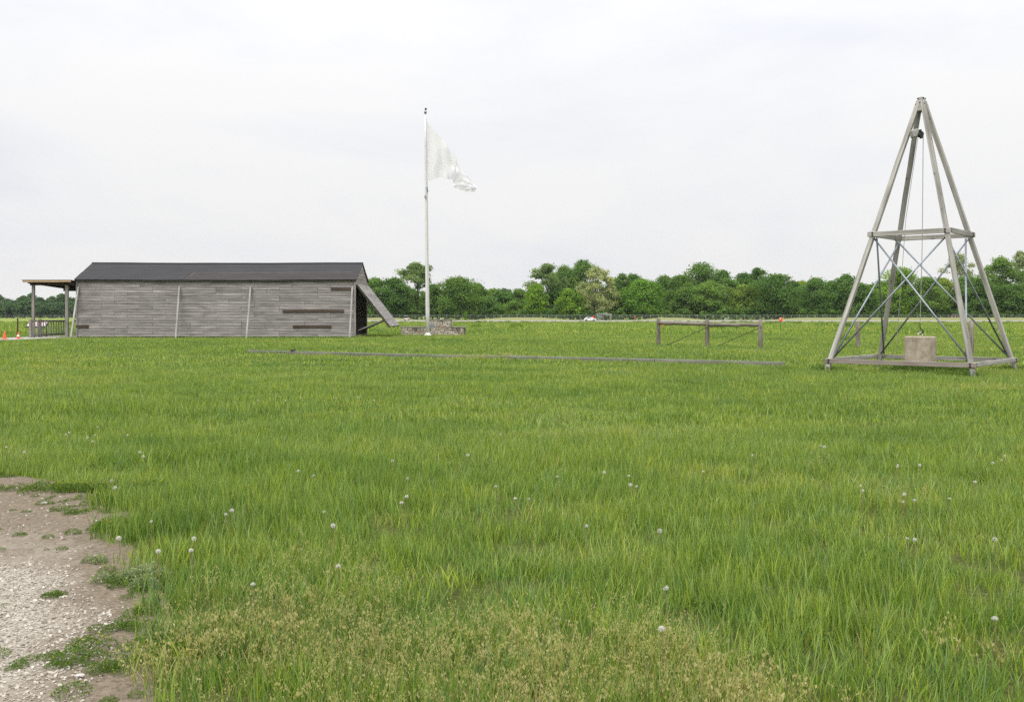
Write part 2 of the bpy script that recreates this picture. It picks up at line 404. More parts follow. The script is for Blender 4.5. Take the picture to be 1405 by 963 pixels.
def beam(name, p0, p1, w, h, mat, parent=None, up=(0, 0, 1), bevel=.006, segs=1, wob=0.0, ends=(1, 1)):
    """a timber from p0 to p1 with its own axes: local x runs along the grain"""
    m = frame(p0, p1, up); L = (Vector(p1) - Vector(p0)).length
    vs = []; fs = []
    for i in range(segs + 1):
        x = L * i / segs; s = ends[0] + (ends[1] - ends[0]) * i / segs
        dy, dz = (random.uniform(-wob, wob), random.uniform(-wob, wob)) if 0 < i < segs else (0, 0)
        for a, b in ((-1, -1), (1, -1), (1, 1), (-1, 1)): vs.append((x, a * w / 2 * s + dy, b * h / 2 * s + dz))
    for i in range(segs):
        for j in range(4): fs.append((i * 4 + j, i * 4 + (j + 1) % 4, i * 4 + 4 + (j + 1) % 4, i * 4 + 4 + j))
    fs.append((3, 2, 1, 0)); k = segs * 4; fs.append((k, k + 1, k + 2, k + 3))
    me = bpy.data.meshes.new(name); me.from_pydata(vs, [], [f[::-1] for f in fs]); me.materials.append(MAT[mat])
    o = bpy.data.objects.new(name, me); col.objects.link(o); place(o, m, parent)
    if bevel:
        md = o.modifiers.new('bevel', 'BEVEL'); md.width = bevel; md.segments = 1; md.limit_method = 'ANGLE'
    return o
def rod(name, p0, p1, r, mat, parent=None, n=8, r1=None, segs=1, wob=0.0):
    m = frame(p0, p1); L = (Vector(p1) - Vector(p0)).length; r1 = r if r1 is None else r1
    vs = []; fs = []
    for i in range(segs + 1):
        t = i / segs; rr = r + (r1 - r) * t
        dy, dz = (random.uniform(-wob, wob), random.uniform(-wob, wob)) if 0 < i < segs else (0, 0)
        k_ = 1 + (random.uniform(-.12, .12) if wob else 0)
        for j in range(n):
            q = 2 * math.pi * j / n; vs.append((L * t, rr * k_ * math.cos(q) + dy, rr * k_ * math.sin(q) + dz))
    for i in range(segs):
        for j in range(n): fs.append((i * n + j, i * n + (j + 1) % n, i * n + n + (j + 1) % n, i * n + n + j))
    fs.append(tuple(range(n))[::-1]); fs.append(tuple(segs * n + j for j in range(n)))
    me = bpy.data.meshes.new(name); me.from_pydata(vs, [], fs); me.materials.append(MAT[mat]); me.shade_smooth()
    o = bpy.data.objects.new(name, me); col.objects.link(o); place(o, m, parent)
    return o
def npmesh(name, V, Fq, mats, tint=None, tri=False):
    """fast mesh: V (n,3), Fq (m,4) quads or (m,3) triangles"""
    me = bpy.data.meshes.new(name); V = np.ascontiguousarray(V, np.float32); Fq = np.ascontiguousarray(Fq, np.int32)
    k = Fq.shape[1]
    me.vertices.add(len(V)); me.vertices.foreach_set('co', V.ravel())
    me.loops.add(Fq.size); me.loops.foreach_set('vertex_index', Fq.ravel())
    me.polygons.add(len(Fq)); me.polygons.foreach_set('loop_start', np.arange(0, Fq.size, k, dtype=np.int32))
    if tint is not None:
        tint = np.ascontiguousarray(tint, np.float32)
        if tint.ndim == 1: a = me.attributes.new('tint', 'FLOAT', 'POINT'); a.data.foreach_set('value', tint)
        else: a = me.attributes.new('tint', 'FLOAT_VECTOR', 'POINT'); a.data.foreach_set('vector', tint.ravel())
    me.update(calc_edges=True)
    for m in mats: me.materials.append(MAT[m])
    return me

# ------------------------------------------------------------------ ground sheet
ys = np.unique(np.concatenate([np.linspace(-40, 0, 9), np.linspace(0, 60, 91), np.linspace(60, 330, 55), np.linspace(330, 384, 55), np.geomspace(384, 2600, 20)]))
xs = np.unique(np.concatenate([-np.geomspace(60, 2600, 44)[::-1], np.linspace(-60, 60, 121), np.geomspace(60, 2600, 44), np.linspace(-100, 280, 96)]))
GX, GY = np.meshgrid(xs, ys); nx = len(xs)
V = np.stack([GX.ravel(), GY.ravel(), gz(GX, GY).ravel()], 1)
i = (np.arange(len(ys) - 1)[:, None] * nx + np.arange(nx - 1)[None]).ravel()
gm = npmesh('ground', V, np.stack([i, i + 1, i + 1 + nx, i + nx], 1), ['meadow']); gm.shade_smooth()
g = bpy.data.objects.new('ground', gm); col.objects.link(g); g['kind'] = 'structure'

def strip(name, mat, pts_a, pts_b, lift, thick=0.0, n=1):
    """a sheet between two rows of ground points, lifted above the terrain, with an apron at its rim"""
    mb = MB(); k = len(pts_a)
    rows = []
    for j in range(n + 1):
        r = []
        for a, b in zip(pts_a, pts_b):
            x = a[0] + (b[0] - a[0]) * j / n; y = a[1] + (b[1] - a[1]) * j / n
            r.append((x, y, float(gz(x, y)) + lift))
        rows.append(r)
    mb.add([p for r in rows for p in r], [(j * k + q, j * k + q + 1, (j + 1) * k + q + 1, (j + 1) * k + q) for j in range(n) for q in range(k - 1)])
    rim = rows[0] + [r[-1] for r in rows[1:-1]] + rows[-1][::-1] + [r[0] for r in rows[1:-1]][::-1]
    m = len(rim); low = [(x, y, z - lift - .15) for x, y, z in rim]
    mb.add(rim + low, [(q, (q + 1) % m, (q + 1) % m + m, q + m) for q in range(m)])
    o = mb.build(name, mat); o['kind'] = 'structure'; return o
# pale road in front of the banks
rx = np.linspace(-80, 320, 101)
strip('road', 'road_gravel', [(x, 335.2) for x in rx], [(x, 342.6) for x in rx], .03, n=6)

# gravel path in the corner
PATH = [(-420, 600), (-200, 628), (-60, 648), (0, 657), (45, 664), (95, 680), (135, 690), (150, 702), (143, 722), (134, 742), (140, 765), (150, 792), (172, 815), (188, 838), (183, 860), (160, 878), (178, 905), (150, 930), (140, 965), (160, 1010), (190, 1100), (150, 1500), (-700, 1500), (-1200, 900)]
PW = np.array([ground_at(a, b)[:2] for a, b in PATH])
def in_path(x, y):
    x = np.asarray(x, float); y = np.asarray(y, float); ins = np.zeros(x.shape, bool)
    n = len(PW); j = n - 1
    for i in range(n):
        xi, yi = PW[i]; xj, yj = PW[j]
        c = ((yi > y) != (yj > y)) & (x < (xj - xi) * (y - yi) / (yj - yi + 1e-12) + xi)
        ins ^= c; j = i
    return ins
def path_dist(x, y):
    P = np.stack([np.asarray(x, float), np.asarray(y, float)], -1)[..., None, :]
    A = PW[None]; B = np.roll(PW, -1, 0)[None]; d = B - A
    t = np.clip(((P - A) * d).sum(-1) / ((d * d).sum(-1) + 1e-9), 0, 1)
    dist = np.linalg.norm(P - (A + t[..., None] * d), axis=-1).min(-1)
    return np.where(in_path(x, y), -dist, dist)      # negative inside
gx = np.arange(-9, 0.8, .07); gy = np.arange(-1, 9.5, .07)
QX, QY = np.meshgrid(gx, gy); pd = path_dist(QX.ravel(), QY.ravel()).reshape(QX.shape)
keep = pd < .35
zz = gz(QX, QY) + .012 + .010 * np.sin(QX * 3.1 + 1) * np.sin(QY * 2.7) - .05 * sst(.1, .3, pd)
idx = np.arange(QX.size).reshape(QX.shape)
cells = keep[:-1, :-1] & keep[1:, :-1] & keep[:-1, 1:] & keep[1:, 1:]
q = np.stack([idx[:-1, :-1][cells], idx[:-1, 1:][cells], idx[1:, 1:][cells], idx[1:, :-1][cells]], 1)
used, inv = np.unique(q, return_inverse=True)
pm = npmesh('gravel_path', np.stack([QX.ravel(), QY.ravel(), zz.ravel()], 1)[used], inv.reshape(q.shape), ['gravel_soil'], pd.ravel()[used]); pm.shade_smooth()
po = bpy.data.objects.new('gravel_path', pm); col.objects.link(po); po['kind'] = 'structure'

# paved walk that leads to the shed's porch
def wpt(px, py): x, y, z = ground_at(px, py); return (x, y)
fa = [wpt(-120, 474.5), wpt(-30, 470.4), wpt(0, 468.8), wpt(60, 466.0), wpt(104, 464.2)]
ba = [wpt(-120, 470), wpt(-30, 466.6), wpt(0, 465.3), wpt(40, 463.3), (-22.25, 54.6)]
ba[3] = (-24.75, 54.6)
strip('walkway', 'paver', fa, ba, .06, n=2)

# ------------------------------------------------------------------ the shed
SY = 50.7; SXL = (105 - CX) / F * SY; SXR = (488 - CX) / F * SY; SW = 4.1
G0 = float(gz(SXR, SY)); ZB = .20; ZE = 3.12; ZR = 4.05
shed = thing('wooden_shed', 'long weathered grey board shed with black tar roof and propped-open end door', 'shed', ((SXL + SXR) / 2, SY, G0))
fw = MB().box(((SXL + SXR) / 2, SY + .05, (ZB + ZE) / 2), (SXR - SXL - .1, .04, ZE - ZB - .02)).build('front_wall', 'dark_wood', shed)
NR = 21; ex = (ZE - ZB) / NR; STUD = (SXR - SXL) / 22
for r in range(NR):
    z0 = ZB + r * ex; k = 0
    while k < 22:
        n = random.choice([2, 3, 3, 4, 4, 5]) if k or r % 2 else random.choice([2, 3])
        n = min(n, 22 - k)
        if 22 - k - n == 1: n += 1
        xa = SXL + k * STUD + random.uniform(.003, .009); xb = SXL + (k + n) * STUD - random.uniform(.003, .009)
        j = random.uniform(-.004, .004); pr = random.uniform(0, .007); dr = random.uniform(-.004, .004)
        c = Vector((xa, SY, z0 + ex / 2 + j)); L = xb - xa; h = ex - .004
        vs = []
        for x, dz in ((0, 0), (L, dr)):
            vs += [(x, -.004 - pr - .013, -h / 2 + dz), (x, .012, -h / 2 + dz), (x, .012, h / 2 + dz), (x, -.004 - pr, h / 2 + dz)]
        me = bpy.data.meshes.new('board'); me.from_pydata(vs, [], [(0, 1, 2, 3), (7, 6, 5, 4), (0, 4, 5, 1), (1, 5, 6, 2), (2, 6, 7, 3), (3, 7, 4, 0)])
        me.materials.append(MAT['grey_board']); o = bpy.data.objects.new('board', me); col.objects.link(o)
        place(o, Matrix.Translation(c), fw); k += n
for a, b, y in ((388, 472, 427), (402, 455, 448), (454, 484, 396.5), (104.5, 122, 448)):      # newer unpainted battens
    p0 = at(a, y, SY); p1 = at(b, y, SY)
    beam('patch_board', (p0.x, SY - .04, p0.z), (p1.x, SY - .04, p0.z), .03, .15, 'brown_board', fw)
pb0 = at(204, 385.3, SY); pb1 = at(226, 385.3, SY)
beam('patch_board', (pb0.x, SY - .035, pb0.z), (pb1.x, SY - .035, pb0.z), .02, .05, 'fascia_wood', fw)
# corner boards, sill blocks, side and back walls, floor
for x in (SXL + .03, SXR - .03):
    beam('corner_board', (x, SY - .042, ZB - .02), (x, SY - .042, ZE - .01), .09, .024, 'grey_board', shed, up=(0, 1, 0))
for q in range(8):
    x = SXL + .5 + q * (SXR - SXL - 1) / 7
    MB().box((x, SY + .12, .10), (.30, .2, .20)).build('footing_block', 'rail_timber', shed, bevel=.01)
beam('sill', (SXL, SY + .1, ZB - .01), (SXR, SY + .1, ZB - .01), .12, .06, 'dark_wood', shed)
bw = MB().box(((SXL + SXR) / 2, SY + SW - .03, (ZB + ZE) / 2), (SXR - SXL, .06, ZE - ZB)).build('back_wall', 'grey_board', shed)
lw = MB().add([(SXL + .02, SY + .08, ZB), (SXL + .02, SY + SW - .07, ZB), (SXL + .02, SY + SW - .07, ZE), (SXL + .02, SY + SW / 2, ZR - .08), (SXL + .02, SY + .08, ZE),
               (SXL + .07, SY + .08, ZB), (SXL + .07, SY + SW - .07, ZB), (SXL + .07, SY + SW - .07, ZE), (SXL + .07, SY + SW / 2, ZR - .08), (SXL + .07, SY + .08, ZE)],
              [(0, 1, 2, 3, 4), (9, 8, 7, 6, 5), (0, 5, 6, 1), (1, 6, 7, 2), (2, 7, 8, 3), (3, 8, 9, 4), (4, 9, 5, 0)]).build('end_wall', 'grey_board', shed)
MB().box(((SXL + SXR) / 2, SY + SW / 2, ZB - .03), (SXR - SXL - .2, SW - .4, .05)).build('floor', 'dark_wood', shed)
# open end: posts, sill and gable boards
DH = 2.86                                                        # door head height
for y in (SY + .1, SY + SW - .1):
    beam('door_post', (SXR - .06, y, .05), (SXR - .06, y, DH), .10, .12, 'grey_board', shed, up=(0, 1, 0))
beam('door_sill', (SXR - .05, SY + .16, ZB + .02), (SXR - .05, SY + SW - .16, ZB + .02), .10, .08, 'grey_board', shed)
gb = MB().box((SXR - .09, SY + SW / 2, DH + .06), (.05, SW - .1, .12)).build('gable_wall', 'dark_wood', shed)
z = DH - .02; slope = (ZR - ZE) / (SW / 2)
while z < ZR - .1:
    z1 = min(z + .165, ZR - .06)
    def hw(zq): return SW / 2 - max(0, (zq - ZE + .07) / slope) - .01
    a, b = min(hw(z), SW / 2 - .01), min(hw(z1), SW / 2 - .01); yc = SY + SW / 2
    x0, x1 = SXR - .03, SXR + random.uniform(.0, .01)
    MB().add([(x0, yc - a, z), (x0, yc + a, z), (x0, yc + b, z1 - .006), (x0, yc - b, z1 - .006), (x1 + .012, yc - a, z), (x1 + .012, yc + a, z), (x1, yc + b, z1 - .006), (x1, yc - b, z1 - .006)],
             [(3, 2, 1, 0), (4, 5, 6, 7), (0, 1, 5, 4), (1, 2, 6, 5), (2, 3, 7, 6), (3, 0, 4, 7)]).build('board', 'grey_board', gb, world=frame((x0, yc, z), (x0, yc + 1, z)))
    z = z1
# roof: two decks, roofing laid in strips, ridge cap
OH = .16
def slope_pt(x, t, side, lift=0.0, sag=True):
    """t = 0 at the eave, 1 at the ridge"""
    y = SY - .14 + (SW / 2 + .14) * t if side < 0 else SY + SW + .14 - (SW / 2 + .14) * t
    zz_ = ZE - .035 + (ZR - ZE + .035) * t + lift
    u = (x - SXL) / (SXR - SXL)
    if sag: zz_ += -.03 * math.sin(math.pi * u) + .004 * math.sin(u * 17) + .002 * math.sin(u * 41 + t * 3)
    return Vector((x, y, zz_))
def roof_sheet(name, mat, t0, t1, side, lift, th, xa, xb, parent, n=40):
    mb = MB(); va = []
    for i in range(n + 1):
        x = xa + (xb - xa) * i / n
        w = .006 * math.sin(i * 1.7)
        va += [slope_pt(x, t0, side, lift + w), slope_pt(x, t1, side, lift), slope_pt(x, t1, side, lift - th), slope_pt(x, t0, side, lift - th)]
    fs = [(i * 4 + a, i * 4 + b, i * 4 + 4 + b, i * 4 + 4 + a) for i in range(n) for a, b in ((0, 1), (1, 2), (2, 3), (3, 0))]
    fs += [(3, 2, 1, 0), (n * 4, n * 4 + 1, n * 4 + 2, n * 4 + 3)]
    return mb.add(va, fs).build(name, mat, parent)
for sd in (-1, 1):
    deck = roof_sheet('roof', 'dark_wood', 0.0, .985, sd, 0, .05, SXL - .05, SXR + .06, shed)
    roof_sheet('roofing_strip', 'tar_roofing', .66, .995, sd, .006, .012, SXL - .06, SXR + .07, deck)
    roof_sheet('roofing_strip', 'tar_roofing', .36, .70, sd, .018, .012, SXL - .055, SXR + .065, deck)
    xj = SXL + (255 - 105) / 383 * (SXR - SXL)
    roof_sheet('roofing_strip', 'tar_roofing', -.015, .40, sd, .032, .012, SXL - .06, xj, deck)
    roof_sheet('roofing_strip', 'tar_roofing_brown', -.015, .40, sd, .032, .012, xj + .02, SXR + .07, deck)
    if sd < 0:
        roof_sheet('seam_strip', 'roof_seam', .40, .415, sd, .034, .012, xj + .35, SXR - .3, deck)
        a_, b_ = slope_pt(xj, .02, sd, .045), slope_pt(xj + .28, .40, sd, .045)
        beam('seam_strip', a_, b_, .05, .012, 'roof_seam', deck, up=(0, -.42, 1), bevel=0)
        a_, b_ = slope_pt(xj - .28, .02, sd, .045), slope_pt(xj - .08, .22, sd, .045)
        beam('seam_strip', a_, b_, .035, .012, 'roof_seam', deck, up=(0, -.42, 1), bevel=0)
rc = MB()
for i in range(41):
    x = SXL - .06 + (SXR - SXL + .13) * i / 40
    c = slope_pt(x, 1, -1, .035); rc.v += [c + Vector((0, -.11, -.048)), c, c + Vector((0, .11, -.048)), c + Vector((0, 0, -.012))]
rc.f = [(i * 4 + a, i * 4 + b, i * 4 + 4 + b, i * 4 + 4 + a) for i in range(40) for a, b in ((0, 1), (1, 2), (2, 3), (3, 0))] + [(3, 2, 1, 0), (160, 161, 162, 163)]
rc.build('ridge_cap', 'tar_roofing', shed)
# door flap hinged at its head, swung out to the right, with a prop
hz = DH - .02; hx = SXR + .06; dl = 2.72; ang = math.atan2(2.17, 1.70)
dvec = Vector((math.cos(ang), 0, -math.sin(ang))); nrm = Vector((math.sin(ang), 0, math.cos(ang)))
door = thing_door = bpy.data.objects.new('door', None); col.objects.link(door); place(door, Matrix.Translation((hx, SY + .1, hz)), shed)
NP = 17; pw_ = dl / NP
for i in range(NP):
    a = Vector((hx, SY + .02, hz)) + dvec * (pw_ * (i + .5)) + nrm * (.03 + random.uniform(0, .008)); e = random.uniform(-.025, .025)
    beam('plank', a + Vector((0, e, 0)), a + Vector((0, SW - .04 + e, 0)), pw_ - .004, .024, 'grey_board', door, up=nrm, bevel=.003)
for y in (SY + .07, SY + SW / 2, SY + SW - .07):
    a = Vector((hx, y, hz)) - nrm * .028
    beam('door_frame', a, a + dvec * (dl + .02), .09, .088, 'dark_wood', door, up=nrm)
for t in (.05, .5, .97):
    a = Vector((hx, SY + .13, hz)) + dvec * dl * t - nrm * .03
    beam('door_frame', a, a + Vector((0, SW - .26, 0)), .09, .08, 'dark_wood', door, up=nrm)
beam('prop_pole', at(491, 453.5, SY + .35), at(528.5, 438.5, SY + .30), .10, .07, 'porch_wood', shed)
beam('prop_pole', at(497, 453.5, SY + SW - .4), at(534, 437, SY + SW - .35), .10, .07, 'dark_wood', shed)
# raking poles that shore the front wall
for (xt, yt, xf) in ((246, 394, 241), (344, 393, 338), (483.5, 394, 479.5), (107.5, 394, 97)):
    p1 = at(xt, yt, SY - .07)
    yf = SY - .87; xw = (xf - CX) / F * yf
    s_ = beam('raking_pole', (xw, yf, float(gz(xw, yf)) - .03), p1, .085, .085, 'pale_pole')
    nm = {246: 'pale raking pole shoring the shed wall below the roof seam', 344: 'pale raking pole leaning on the middle of the shed wall', 483.5: 'pale raking pole beside the open end of the shed', 107.5: 'pale raking pole at the shed corner next to the porch'}[xt]
    tag(s_, nm, 'pole', 'raking poles that shore the shed')

# ------------------------------------------------------------------ porch on the shed's far end
PXL = -24.25; PXR = -22.55; PYF = 50.45; PYB = 54.2; PZ = .16
porch = thing('porch', 'open lean-to porch with flat roof on posts at the shed end', 'porch', (PXL, PYF, PZ))
beam('post', (PXL, PYF, PZ - .1), (PXL, PYF, 2.80), .13, .13, 'porch_wood', porch, up=(0, 1, 0))
beam('post', (PXR, PYF, PZ - .1), (PXR, PYF, 2.80), .14, .14, 'porch_wood', porch, up=(0, 1, 0))
beam('post', (PXL, PYB, PZ - .1), (PXL, PYB, 2.62), .14, .14, 'brown_post', porch, up=(0, 1, 0))
beam('post', (PXR, PYB, PZ - .1), (PXR, PYB, 2.62), .14, .14, 'brown_post', porch, up=(0, 1, 0))
beam('header', (PXL - .16, PYF, 2.85), (SXL - .02, PYF, 2.85), .10, .12, 'dark_wood', porch)
beam('header', (PXL - .16, PYB, 2.67), (SXL - .02, PYB, 2.67), .10, .16, 'dark_wood', porch)
for i in range(5):
    x = PXL - .15 + i * .52
    beam('rafter', (x, PYF - .25, 2.945), (x, PYB + .25, 2.775), .06, .12, 'dark_wood', porch)
rf = beam('roof', ((PXL - .34 + SXL) / 2, PYF - .32, 3.03), ((PXL - .34 + SXL) / 2, PYB + .4, 2.85), SXL - .03 - PXL + .34, .035, 'dark_wood', porch, bevel=0)
beam('fascia', (PXL - .38, PYF - .345, 2.99), (SXL - .02, PYF - .345, 3.0), .03, .12, 'fascia_wood', porch)
MB().add([(PXL - .44, PYF - .38, 3.065), (SXL - .03, PYF - .38, 3.065), (SXL - .03, PYB + .45, 2.885), (PXL - .44, PYB + .45, 2.885),
          (PXL - .44, PYF - .38, 3.05), (SXL - .03, PYF - .38, 3.05), (SXL - .03, PYB + .45, 2.87), (PXL - .44, PYB + .45, 2.87)],
         [(0, 1, 2, 3), (7, 6, 5, 4), (0, 4, 5, 1), (1, 5, 6, 2), (2, 6, 7, 3), (3, 7, 4, 0)]).build('roofing_sheet', 'galvanised', porch)
rail = thing('porch_railing', 'grey wooden railing with balusters around the porch', 'railing', (PXL - .08, 50.0, PZ))
rx0 = -24.06
for (x, y) in ((rx0, 49.75), (rx0, 50.75), (rx0, 53.85), (-23.2, 54.55), (SXL - .06, 54.55)):
    beam('railing_post', (x, y, PZ - .12), (x, y, PZ + .92), .12, .12, 'porch_wood', rail, up=(0, 1, 0))
for zr in (.82, .12):
    for ya, yb in ((49.82, 50.68), (50.82, 53.78)): beam('rail', (rx0, ya, PZ + zr), (rx0, yb, PZ + zr), .05, .09, 'porch_wood', rail)
    beam('rail', (rx0 + .07, 54.55, PZ + zr), (-23.27, 54.55, PZ + zr), .05, .09, 'porch_wood', rail); beam('rail', (-23.13, 54.55, PZ + zr), (SXL - .12, 54.55, PZ + zr), .05, .09, 'porch_wood', rail)
for i in range(10):
    y = 51.0 + i * .29
    beam('baluster', (rx0 + .045, y, PZ + .06), (rx0 + .045, y, PZ + .86), .04, .04, 'porch_wood', rail, up=(0, 1, 0), bevel=0)
for y in (50.1, 50.4): beam('baluster', (rx0 + .045, y, PZ + .06), (rx0 + .045, y, PZ + .86), .04, .04, 'porch_wood', rail, up=(0, 1, 0), bevel=0)
for i in range(10):
    x = rx0 + .25 + i * .17
    if abs(x + 23.2) < .1: continue
    beam('baluster', (x, 54.50, PZ + .06), (x, 54.50, PZ + .86), .04, .04, 'porch_wood', rail, up=(0, 1, 0), bevel=0)
# information panel on legs
ix0 = at(34, 445, 51.6); ix1 = at(62, 445, 51.6)
ip = thing('information_panel', 'slanted reading panel with pink and white print behind the porch railing', 'sign', ((ix0.x + ix1.x) / 2, 51.9, float(gz(ix0.x, 52))))
tl = R(38); pc = Vector(((ix0.x + ix1.x) / 2, 51.9, .72 + G0)); pu = Vector((0, math.cos(tl), math.sin(tl))); pn = Vector((0, -math.sin(tl), math.cos(tl)))
wd = ix1.x - ix0.x
mtx = Matrix((Vector((1, 0, 0)), pu, pn)).transposed()
MB().box(pc, (wd, .56, .04), mtx).build('panel_frame', 'dark_steel', ip)
MB().box(pc + pn * .024, (wd - .08, .46, .008), mtx).build('panel_face', 'panel_print', ip, world=Matrix.Translation(pc + pn * .024) @ mtx.to_4x4())
for sx_ in (-1, 1):
    beam('leg', pc + Vector((sx_ * (wd / 2 - .1), .08, -.82)), pc + Vector((sx_ * (wd / 2 - .1), -.02, -.02)), .06, .05, 'dark_steel', ip)
# post and cones beside the walk
def cone(px, py, h, label):
    x, y, z = ground_at(px, py); z += .06
    t = thing('traffic_cone', label, 'cone', (x, y, z), 'orange cones beside the walk')
    MB().box((x, y, z + .012), (h * .62, h * .62, .024)).build('base', 'traffic_orange', t, bevel=.006)
    MB().lathe((x, y, z + .02), [(h * .24, 0), (h * .20, .02), (h * .055, h * .96), (h * .03, h * .98)], 20).build('body', 'traffic_orange', t, smooth=True)
    return t, x, y, z
cone(6.2, 466.8, .36, 'plain orange traffic cone standing alone at the walk edge')
t, x, y, z = cone(25, 466.2, .30, 'smaller orange traffic cone with white band in front of dark post')
MB().lathe((x, y, z + .1), [(.061, 0), (.045, .09), (.02, .091)], 20).build('band', 'white_band', t)
x, y, z = ground_at(24.2, 463.3)
tag(beam('marker_post', (x, y, z - .1), (x, y, z + 1.02), .06, .06, 'brown_post', up=(0, 1, 0)), 'slim dark brown marker post behind the banded cone', 'post')

# ------------------------------------------------------------------ flagpole, flag, stone wall
FD = 55.0
fx = (587 - CX) / F * FD; fz = float(gz(fx, FD)); ftop = at(583.7, 158, FD)
fp = thing('flagpole', 'tall white tapered flagpole with ball finial beside low stone wall', 'flagpole', (fx, FD, fz))
fb = Vector((fx, FD, fz - .05))
MB().tube([fb + (ftop - fb) * t for t in np.linspace(0, 1, 9).tolist()], [.114 - .05 * t for t in np.linspace(0, 1, 9).tolist()], 20).build('pole', 'white_paint', fp, smooth=True)
MB().lathe((fx, FD, fz), [(.23, -.02), (.23, .06), (.19, .10), (.13, .14), (.122, .20)], 24).build('base_collar', 'white_paint', fp, smooth=True)
bl = MB().lathe(ftop, [(.03, 0), (.05, .06)] + [(.085 * math.sin(a), .15 - .085 * math.cos(a)) for a in np.linspace(.5, 2.7, 8).tolist()] + [(.015, .24), (.012, .30)], 14).build('finial', 'galvanised', fp, smooth=True)
MB().lathe(ftop + Vector((.02, 0, .26)), [(.01, 0), (.07, .05), (.06, .09), (.02, .13)], 10).build('finial_tip', 'dark_steel', bl, smooth=True)
hal = MB(); hp = [at(585.2, 163, FD - .15), at(585.6, 215, FD - .16), at(586, 262, FD - .17), at(587.4, 425, FD - .17)]
hal.tube(hp, .008, 6).build('halyard', 'rope', fp)
for (cx_, cy_) in ((583.4, 270), (586.6, 262), (586, 258)):
    p = at(cx_, cy_, FD - .16); MB().box(p, (.08, .08, .16)).build('snap_hook', 'galvanised', fp, bevel=.02)
# flag: hoist at the pole, drooping fly, the last third folded back on itself and blown out
ctl = [((585.3, 167), (585.6, 250.5), 0), ((591, 174.5), (591.5, 248), .10), ((598, 182.5), (598.5, 245), -.08), ((606, 190.5), (605, 243.5), .22),
       ((613, 199), (612, 245.2), .05), ((619, 208), (617, 246.2), .34), ((625.4, 215.5), (621.5, 247.5), .15),
       ((627.2, 222), (621.6, 252), .48), ((630, 229), (622.5, 257.5), .30), ((634, 234), (629, 259.5), .62), ((639, 240), (635.5, 261.5), .42), ((645, 246), (641.5, 264), .74), ((650, 252), (645.5, 263), .55), ((655, 258), (651, 263.2), .80)]
def cat(P, t):
    n = len(P) - 1; u = t * n; i = min(int(u), n - 1); f = u - i
    p = [np.array(P[max(0, min(n, i + k))]) for k in (-1, 0, 1, 2)]
    return .5 * ((2 * p[1]) + (p[2] - p[0]) * f + (2 * p[0] - 5 * p[1] + 4 * p[2] - p[3]) * f ** 2 + (3 * p[1] - p[0] - 3 * p[2] + p[3]) * f ** 3)
NU, NV = 90, 44; fv = []; A = [c[0] for c in ctl]; B = [c[1] for c in ctl]; Dp = [(c[2],) for c in ctl]
for i in range(NU + 1):
    u = i / NU; a, b, d = cat(A, u), cat(B, u), cat(Dp, u)[0]
    for j in range(NV + 1):
        v = j / NV; p = a * (1 - v) + b * v
        fold = .10 * math.sin(9.5 * v * (0.4 + u) + 13 * u) * min(1, u * 5) + .05 * math.sin(23 * u - 8 * v) * min(1, u * 4) + .03 * math.sin(31 * u + 19 * v) * u
        sag = 1.2 * math.sin(v * math.pi * 3 + u * 9) * u * (.25 if u < .55 else .4)
        fv.append(at(p[0] + sag, p[1] + (.7 * math.sin(u * 28 + v * 5) * u), FD - .13 + d * .5 + fold))
ff = [(i * (NV + 1) + j, (i + 1) * (NV + 1) + j, (i + 1) * (NV + 1) + j + 1, i * (NV + 1) + j + 1) for i in range(NU) for j in range(NV)]
fl = MB().add(fv, ff).build('flag', 'flag_cloth', None, world=Matrix.Translation(at(585.3, 208, FD)), smooth=True)
tag(fl, 'plain white flag drooping and blowing from the tall pole', 'flag')

wy = 56.0
sw = thing('stone_wall', 'low stepped stone wall with dark cap slabs behind the flagpole', 'wall', ((594 - CX) / F * wy, wy, float(gz(-4.4, wy))))
wz = float(gz(-4.4, wy))
unit = None
def stone(c, d, par, mat='wall_stone', rz=0):
    global unit
    if unit is None:
        import bmesh
        bm = bmesh.new(); bmesh.ops.create_cube(bm, size=1); bmesh.ops.bevel(bm, geom=bm.edges[:] , offset=.12, segments=1, affect='EDGES')
        unit = bpy.data.meshes.new('stone'); bm.to_mesh(unit); bm.free(); unit.materials.append(MAT['wall_stone'])
    o = bpy.data.objects.new('stone', unit); col.objects.link(o)
    place(o, Matrix.Translation(Vector(c)) @ Matrix.Rotation(rz + random.uniform(-.03, .03), 4, 'Z') @ Matrix.Rotation(random.uniform(-.03, .03), 4, 'Y') @ Matrix.Diagonal((*d, 1)), par); return o
def masonry(xa, xb, ya, yb, za, zb, name):
    core = MB().box(((xa + xb) / 2, (ya + yb) / 2, (za + zb) / 2), (xb - xa - .05, yb - ya - .05, zb - za)).build(name, 'mortar', sw)
    nr = max(2, round((zb - za) / .10)); rh = (zb - za) / nr
    for r in range(nr):
        zc = za + rh * (r + .5)
        x = xa
        while x < xb - .02:
            w = min(random.uniform(.13, .36), xb - x)
            if xb - x - w < .09: w = xb - x
            stone((x + w / 2, ya + .02 + random.uniform(-.012, .012), zc), (w - .014, .12, rh - .012), core); x += w
        for xe in (xa + .02, xb - .02):
            y = ya + .09
            while y < yb - .02:
                w = min(random.uniform(.15, .3), yb - y)
                if yb - y - w < .09: w = yb - y
                stone((xe, y + w / 2, zc), (.12, w - .014, rh - .012), core); y += w
    return core
def caps(xa, xb, ya, yb, z, par):
    x = xa
    while x < xb - .02:
        w = min(random.uniform(.42, .7), xb - x)
        if xb - x - w < .25: w = xb - x
        MB().box((x + w / 2, (ya + yb) / 2 + random.uniform(-.01, .01), z + .035), (w - .012, yb - ya, .07)).build('cap_stone', 'cap_stone', par, bevel=.012); x += w
pm_ = F / wy
